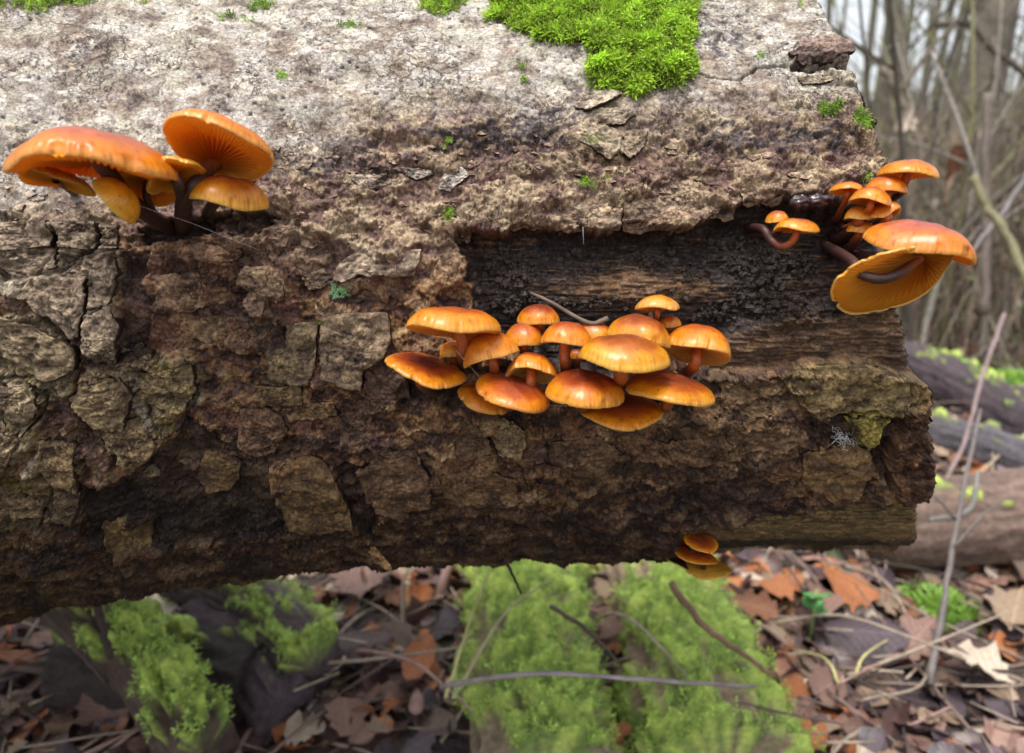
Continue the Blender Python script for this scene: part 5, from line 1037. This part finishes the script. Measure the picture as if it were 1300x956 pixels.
# ================================================================== the wood behind
def m_trunk(nt, b):
    n = tex_noise(nt, 9, 6, .7); n2 = tex_noise(nt, 1.2, 3, .6); r = ramp(nt, n.outputs[0], [(0.3, (0.056, 0.046, 0.034)), (0.55, (0.155, 0.132, 0.098)), (0.75, (0.248, 0.218, 0.173))]); g = ramp(nt, n2.outputs[0], [(0.48, (0.000, 0.000, 0.000)), (0.62, (0.620, 0.660, 0.750))])
    nt.links.new(mixc(nt, r.outputs[0], (.17, .21, .05), g.outputs[0]), b.inputs['Base Color']); bump(nt, b, n.outputs[0], .8, .03)
MAT_TRUNK = material('tree_bark', m_trunk, .85)
MAT_FOL = material('thin_foliage', m_col, .6)
def tree(label, x, y, r, h, lean=(0, 0), limbs=9, leafy=0.0, seed=0, group=None, col=None, low=1.2):
    rg = np.random.default_rng(seed); z0 = GH(x, y) - .05; n = 16; t = np.linspace(0, 1, n)
    P = np.stack([x + lean[0] * h * t + .02 * h * np.sin(t * 5 + seed) * t, y + lean[1] * h * t, z0 + h * t], -1)
    root = empty('tree', (x, y, z0), label, 'tree', group); rad = r * (1 - .75 * t) * (1 + .35 * np.exp(-t * 40)); V, Q = tube(P, rad, 14, True, .14, seed); bag = Bag(); bag.add(V, Q); bag.put('trunk', MAT_TRUNK, root)
    b2 = Bag(); b3 = Bag()
    for k in range(limbs):
        f = rg.uniform(min(.9, low / h), 1.0) ** 1.0; i = int(f * (n - 1)); a = rg.uniform(0, 6.28); L = rg.uniform(.12, .3) * h * (1.1 - f * .6); d = np.array([math.cos(a), math.sin(a), rg.uniform(.1, .9)])
        B = spline([P[i], P[i] + d * L * .5 + rg.normal(0, .05 * L, 3), P[i] + d * L + rg.normal(0, .1 * L, 3)], 7); V, Q = tube(B, np.linspace(rad[i] * .35, rad[i] * .08, 7), 5); b2.add(V, Q)
        for _ in range(4):
            j = rg.integers(2, 7); d2 = d + rg.normal(0, .7, 3); l2 = L * rg.uniform(.2, .5); V, Q = tube([B[j], B[j] + d2 * l2 * .5 + rg.normal(0, .03, 3), B[j] + d2 * l2], [rad[i] * .1, rad[i] * .07, rad[i] * .03], 4); b2.add(V, Q)
            m = int(leafy * 16)
            if m:
                c = B[j] + d2 * l2 * rg.uniform(.3, 1, (m, 1)) + rg.normal(0, .12, (m, 3)); s = rg.uniform(.03, .06, (m, 1)); e1 = rg.normal(0, 1, (m, 3)); e1 /= np.linalg.norm(e1, axis=1)[:, None]; e2 = np.cross(e1, rg.normal(0, 1, (m, 3))); e2 /= np.linalg.norm(e2, axis=1)[:, None]
                Vf = np.stack([c - e1 * s, c + e2 * s * .5, c + e1 * s, c - e2 * s * .5], 1).reshape(-1, 3); lc_ = col or (.30, .28, .06); b3.add(Vf, np.arange(len(Vf)).reshape(-1, 4), lc_)
    cr = b2.put('crown', MAT_TRUNK, root)
    if b3.n: cr2 = b3.put('leaves', MAT_FOL, root, False)
    return root
def xy(px, d): return ((px - 650) / FPX * d * 1.0, d)
x, y = xy(1212, 4.2); tree('big mossy leaning tree trunk nearest in the wood at the upper right', x - .05, y, .115, 9, (.05, .03), 8, 0, 901)
x, y = xy(1085, 5.0); tree('dark green-mossed trunk slanting behind the saw edge at the top', x + .40, y, .065, 8, (-.22, .02), 7, 0, 902)
x, y = xy(1285, 6.0); tree('straight mid-grey tree near the right edge of the view', x, y, .055, 10, (.01, 0), 10, .3, 903)
x, y = xy(1168, 7.0); tree('slim pale tree left of the big leaning trunk', x, y, .035, 9, (.01, 0), 10, .3, 904)
x, y = xy(1140, 9.0); tree('slender olive tree in the gap beside the saw edge', x, y, .045, 10, (-.01, 0), 10, .5, 905)
GT = 'bare trees standing in the wood behind'
k = 0; desc = ['brownish', 'olive', 'grey', 'mossy', 'pale']
for i in range(46):
    d = RNG.uniform(8, 42); a = RNG.uniform(-.62, .74); x = d * math.sin(a); y = d * math.cos(a)
    px = 650 + FPX * x / (y * math.cos(PITCH))
    if px < 950 and i % 2: continue
    tree('distant bare tree among many in the blurred wood', x, y, RNG.uniform(.035, .09), RNG.uniform(9, 16), (RNG.normal(0, .03), RNG.normal(0, .03)), 12, RNG.choice([0, 0, .3]), 1000 + i, GT, (.32, .28, .07) if i % 2 else (.34, .22, .08), 2.0)
# extra thin trees along the sight line to the right
for i in range(20):
    px = RNG.uniform(1060, 1330); d = RNG.uniform(7, 40); x, y = xy(px, d)
    tree('distant bare tree among many in the blurred wood', x, y, RNG.uniform(.03, .075), RNG.uniform(8, 15), (RNG.normal(0, .02), 0), 8, RNG.choice([0, 0, .3]), 2000 + i, GT, (.32, .28, .07) if i % 2 else (.34, .22, .08), 1.5)
# undergrowth nobody could count
bag = Bag(); cols_b = [(0.197, 0.150, 0.102), (0.255, 0.210, 0.150), (0.128, 0.108, 0.068), (0.162, 0.180, 0.068), (0.209, 0.132, 0.102), (0.058, 0.042, 0.034)]
for i in range(3800):
    d = 2.2 * (30 / 2.2) ** RNG.uniform(); a = RNG.uniform(-.6, .75) if i % 3 == 0 else RNG.uniform(.38, .68); x, y = d * math.sin(a), d * math.cos(a); z = GH(x, y)
    h = RNG.uniform(.15, .6) * (1 + d * .10); ln = RNG.normal(0, .35, 2) * h; P = [[x, y, z], [x + ln[0] * .4, y + ln[1] * .4, z + h * .6], [x + ln[0], y + ln[1], z + h]]
    V, Q = tube(P, [.0012 * d ** .6 + .001, .001 * d ** .6 + .0005, .0006 * d ** .6], 3, False); bag.add(V, Q, cols_b[i % 6])
o = bag.put('undergrowth', MAT_STICK); tag(o, 'tangle of dry brown stems and brush between the trees', 'undergrowth', None, 'stuff')
bag = Bag(); m = 26000
dd = 2.5 * (34 / 2.5) ** RNG.uniform(0, 1, m); aa = np.where(RNG.uniform(size=m) < .35, RNG.uniform(-.6, .75, m), RNG.uniform(.38, .68, m)); X = dd * np.sin(aa); Y = dd * np.cos(aa); Z = gheight(X, Y) + RNG.uniform(0, 1, m) ** 1.9 * (.12 + .07 * dd); 
clump = fbm(X * 1.1, Y * 1.1 + Z, 3, 903); kp = clump > -.05; X, Y, Z, dd = X[kp], Y[kp], Z[kp], dd[kp]; m = len(X)
c = np.stack([X, Y, Z], -1); s = (.012 + .006 * dd)[:, None] * RNG.uniform(.6, 1.3, (m, 1)); e1 = RNG.normal(0, 1, (m, 3)); e1 /= np.linalg.norm(e1, axis=1)[:, None]; e2 = np.cross(e1, RNG.normal(0, 1, (m, 3))); e2 /= np.linalg.norm(e2, axis=1)[:, None]
V = np.stack([c - e1 * s, c + e2 * s * .5, c + e1 * s, c - e2 * s * .5], 1).reshape(-1, 3); pal = np.array([(0.180, 0.145, 0.091), (0.216, 0.132, 0.070), (0.102, 0.132, 0.035), (0.168, 0.172, 0.063), (0.240, 0.218, 0.175), (0.084, 0.059, 0.049)]); cc = np.repeat(pal[RNG.integers(0, 6, m)], 4, 0)
o = link('undergrowth_leaves', np_mesh(V, np.arange(len(V)).reshape(-1, 4), False, cc), MAT_FOL); tag(o, 'withered leaves clinging to the brush in the wood', 'undergrowth', None, 'stuff')
#@@REST3
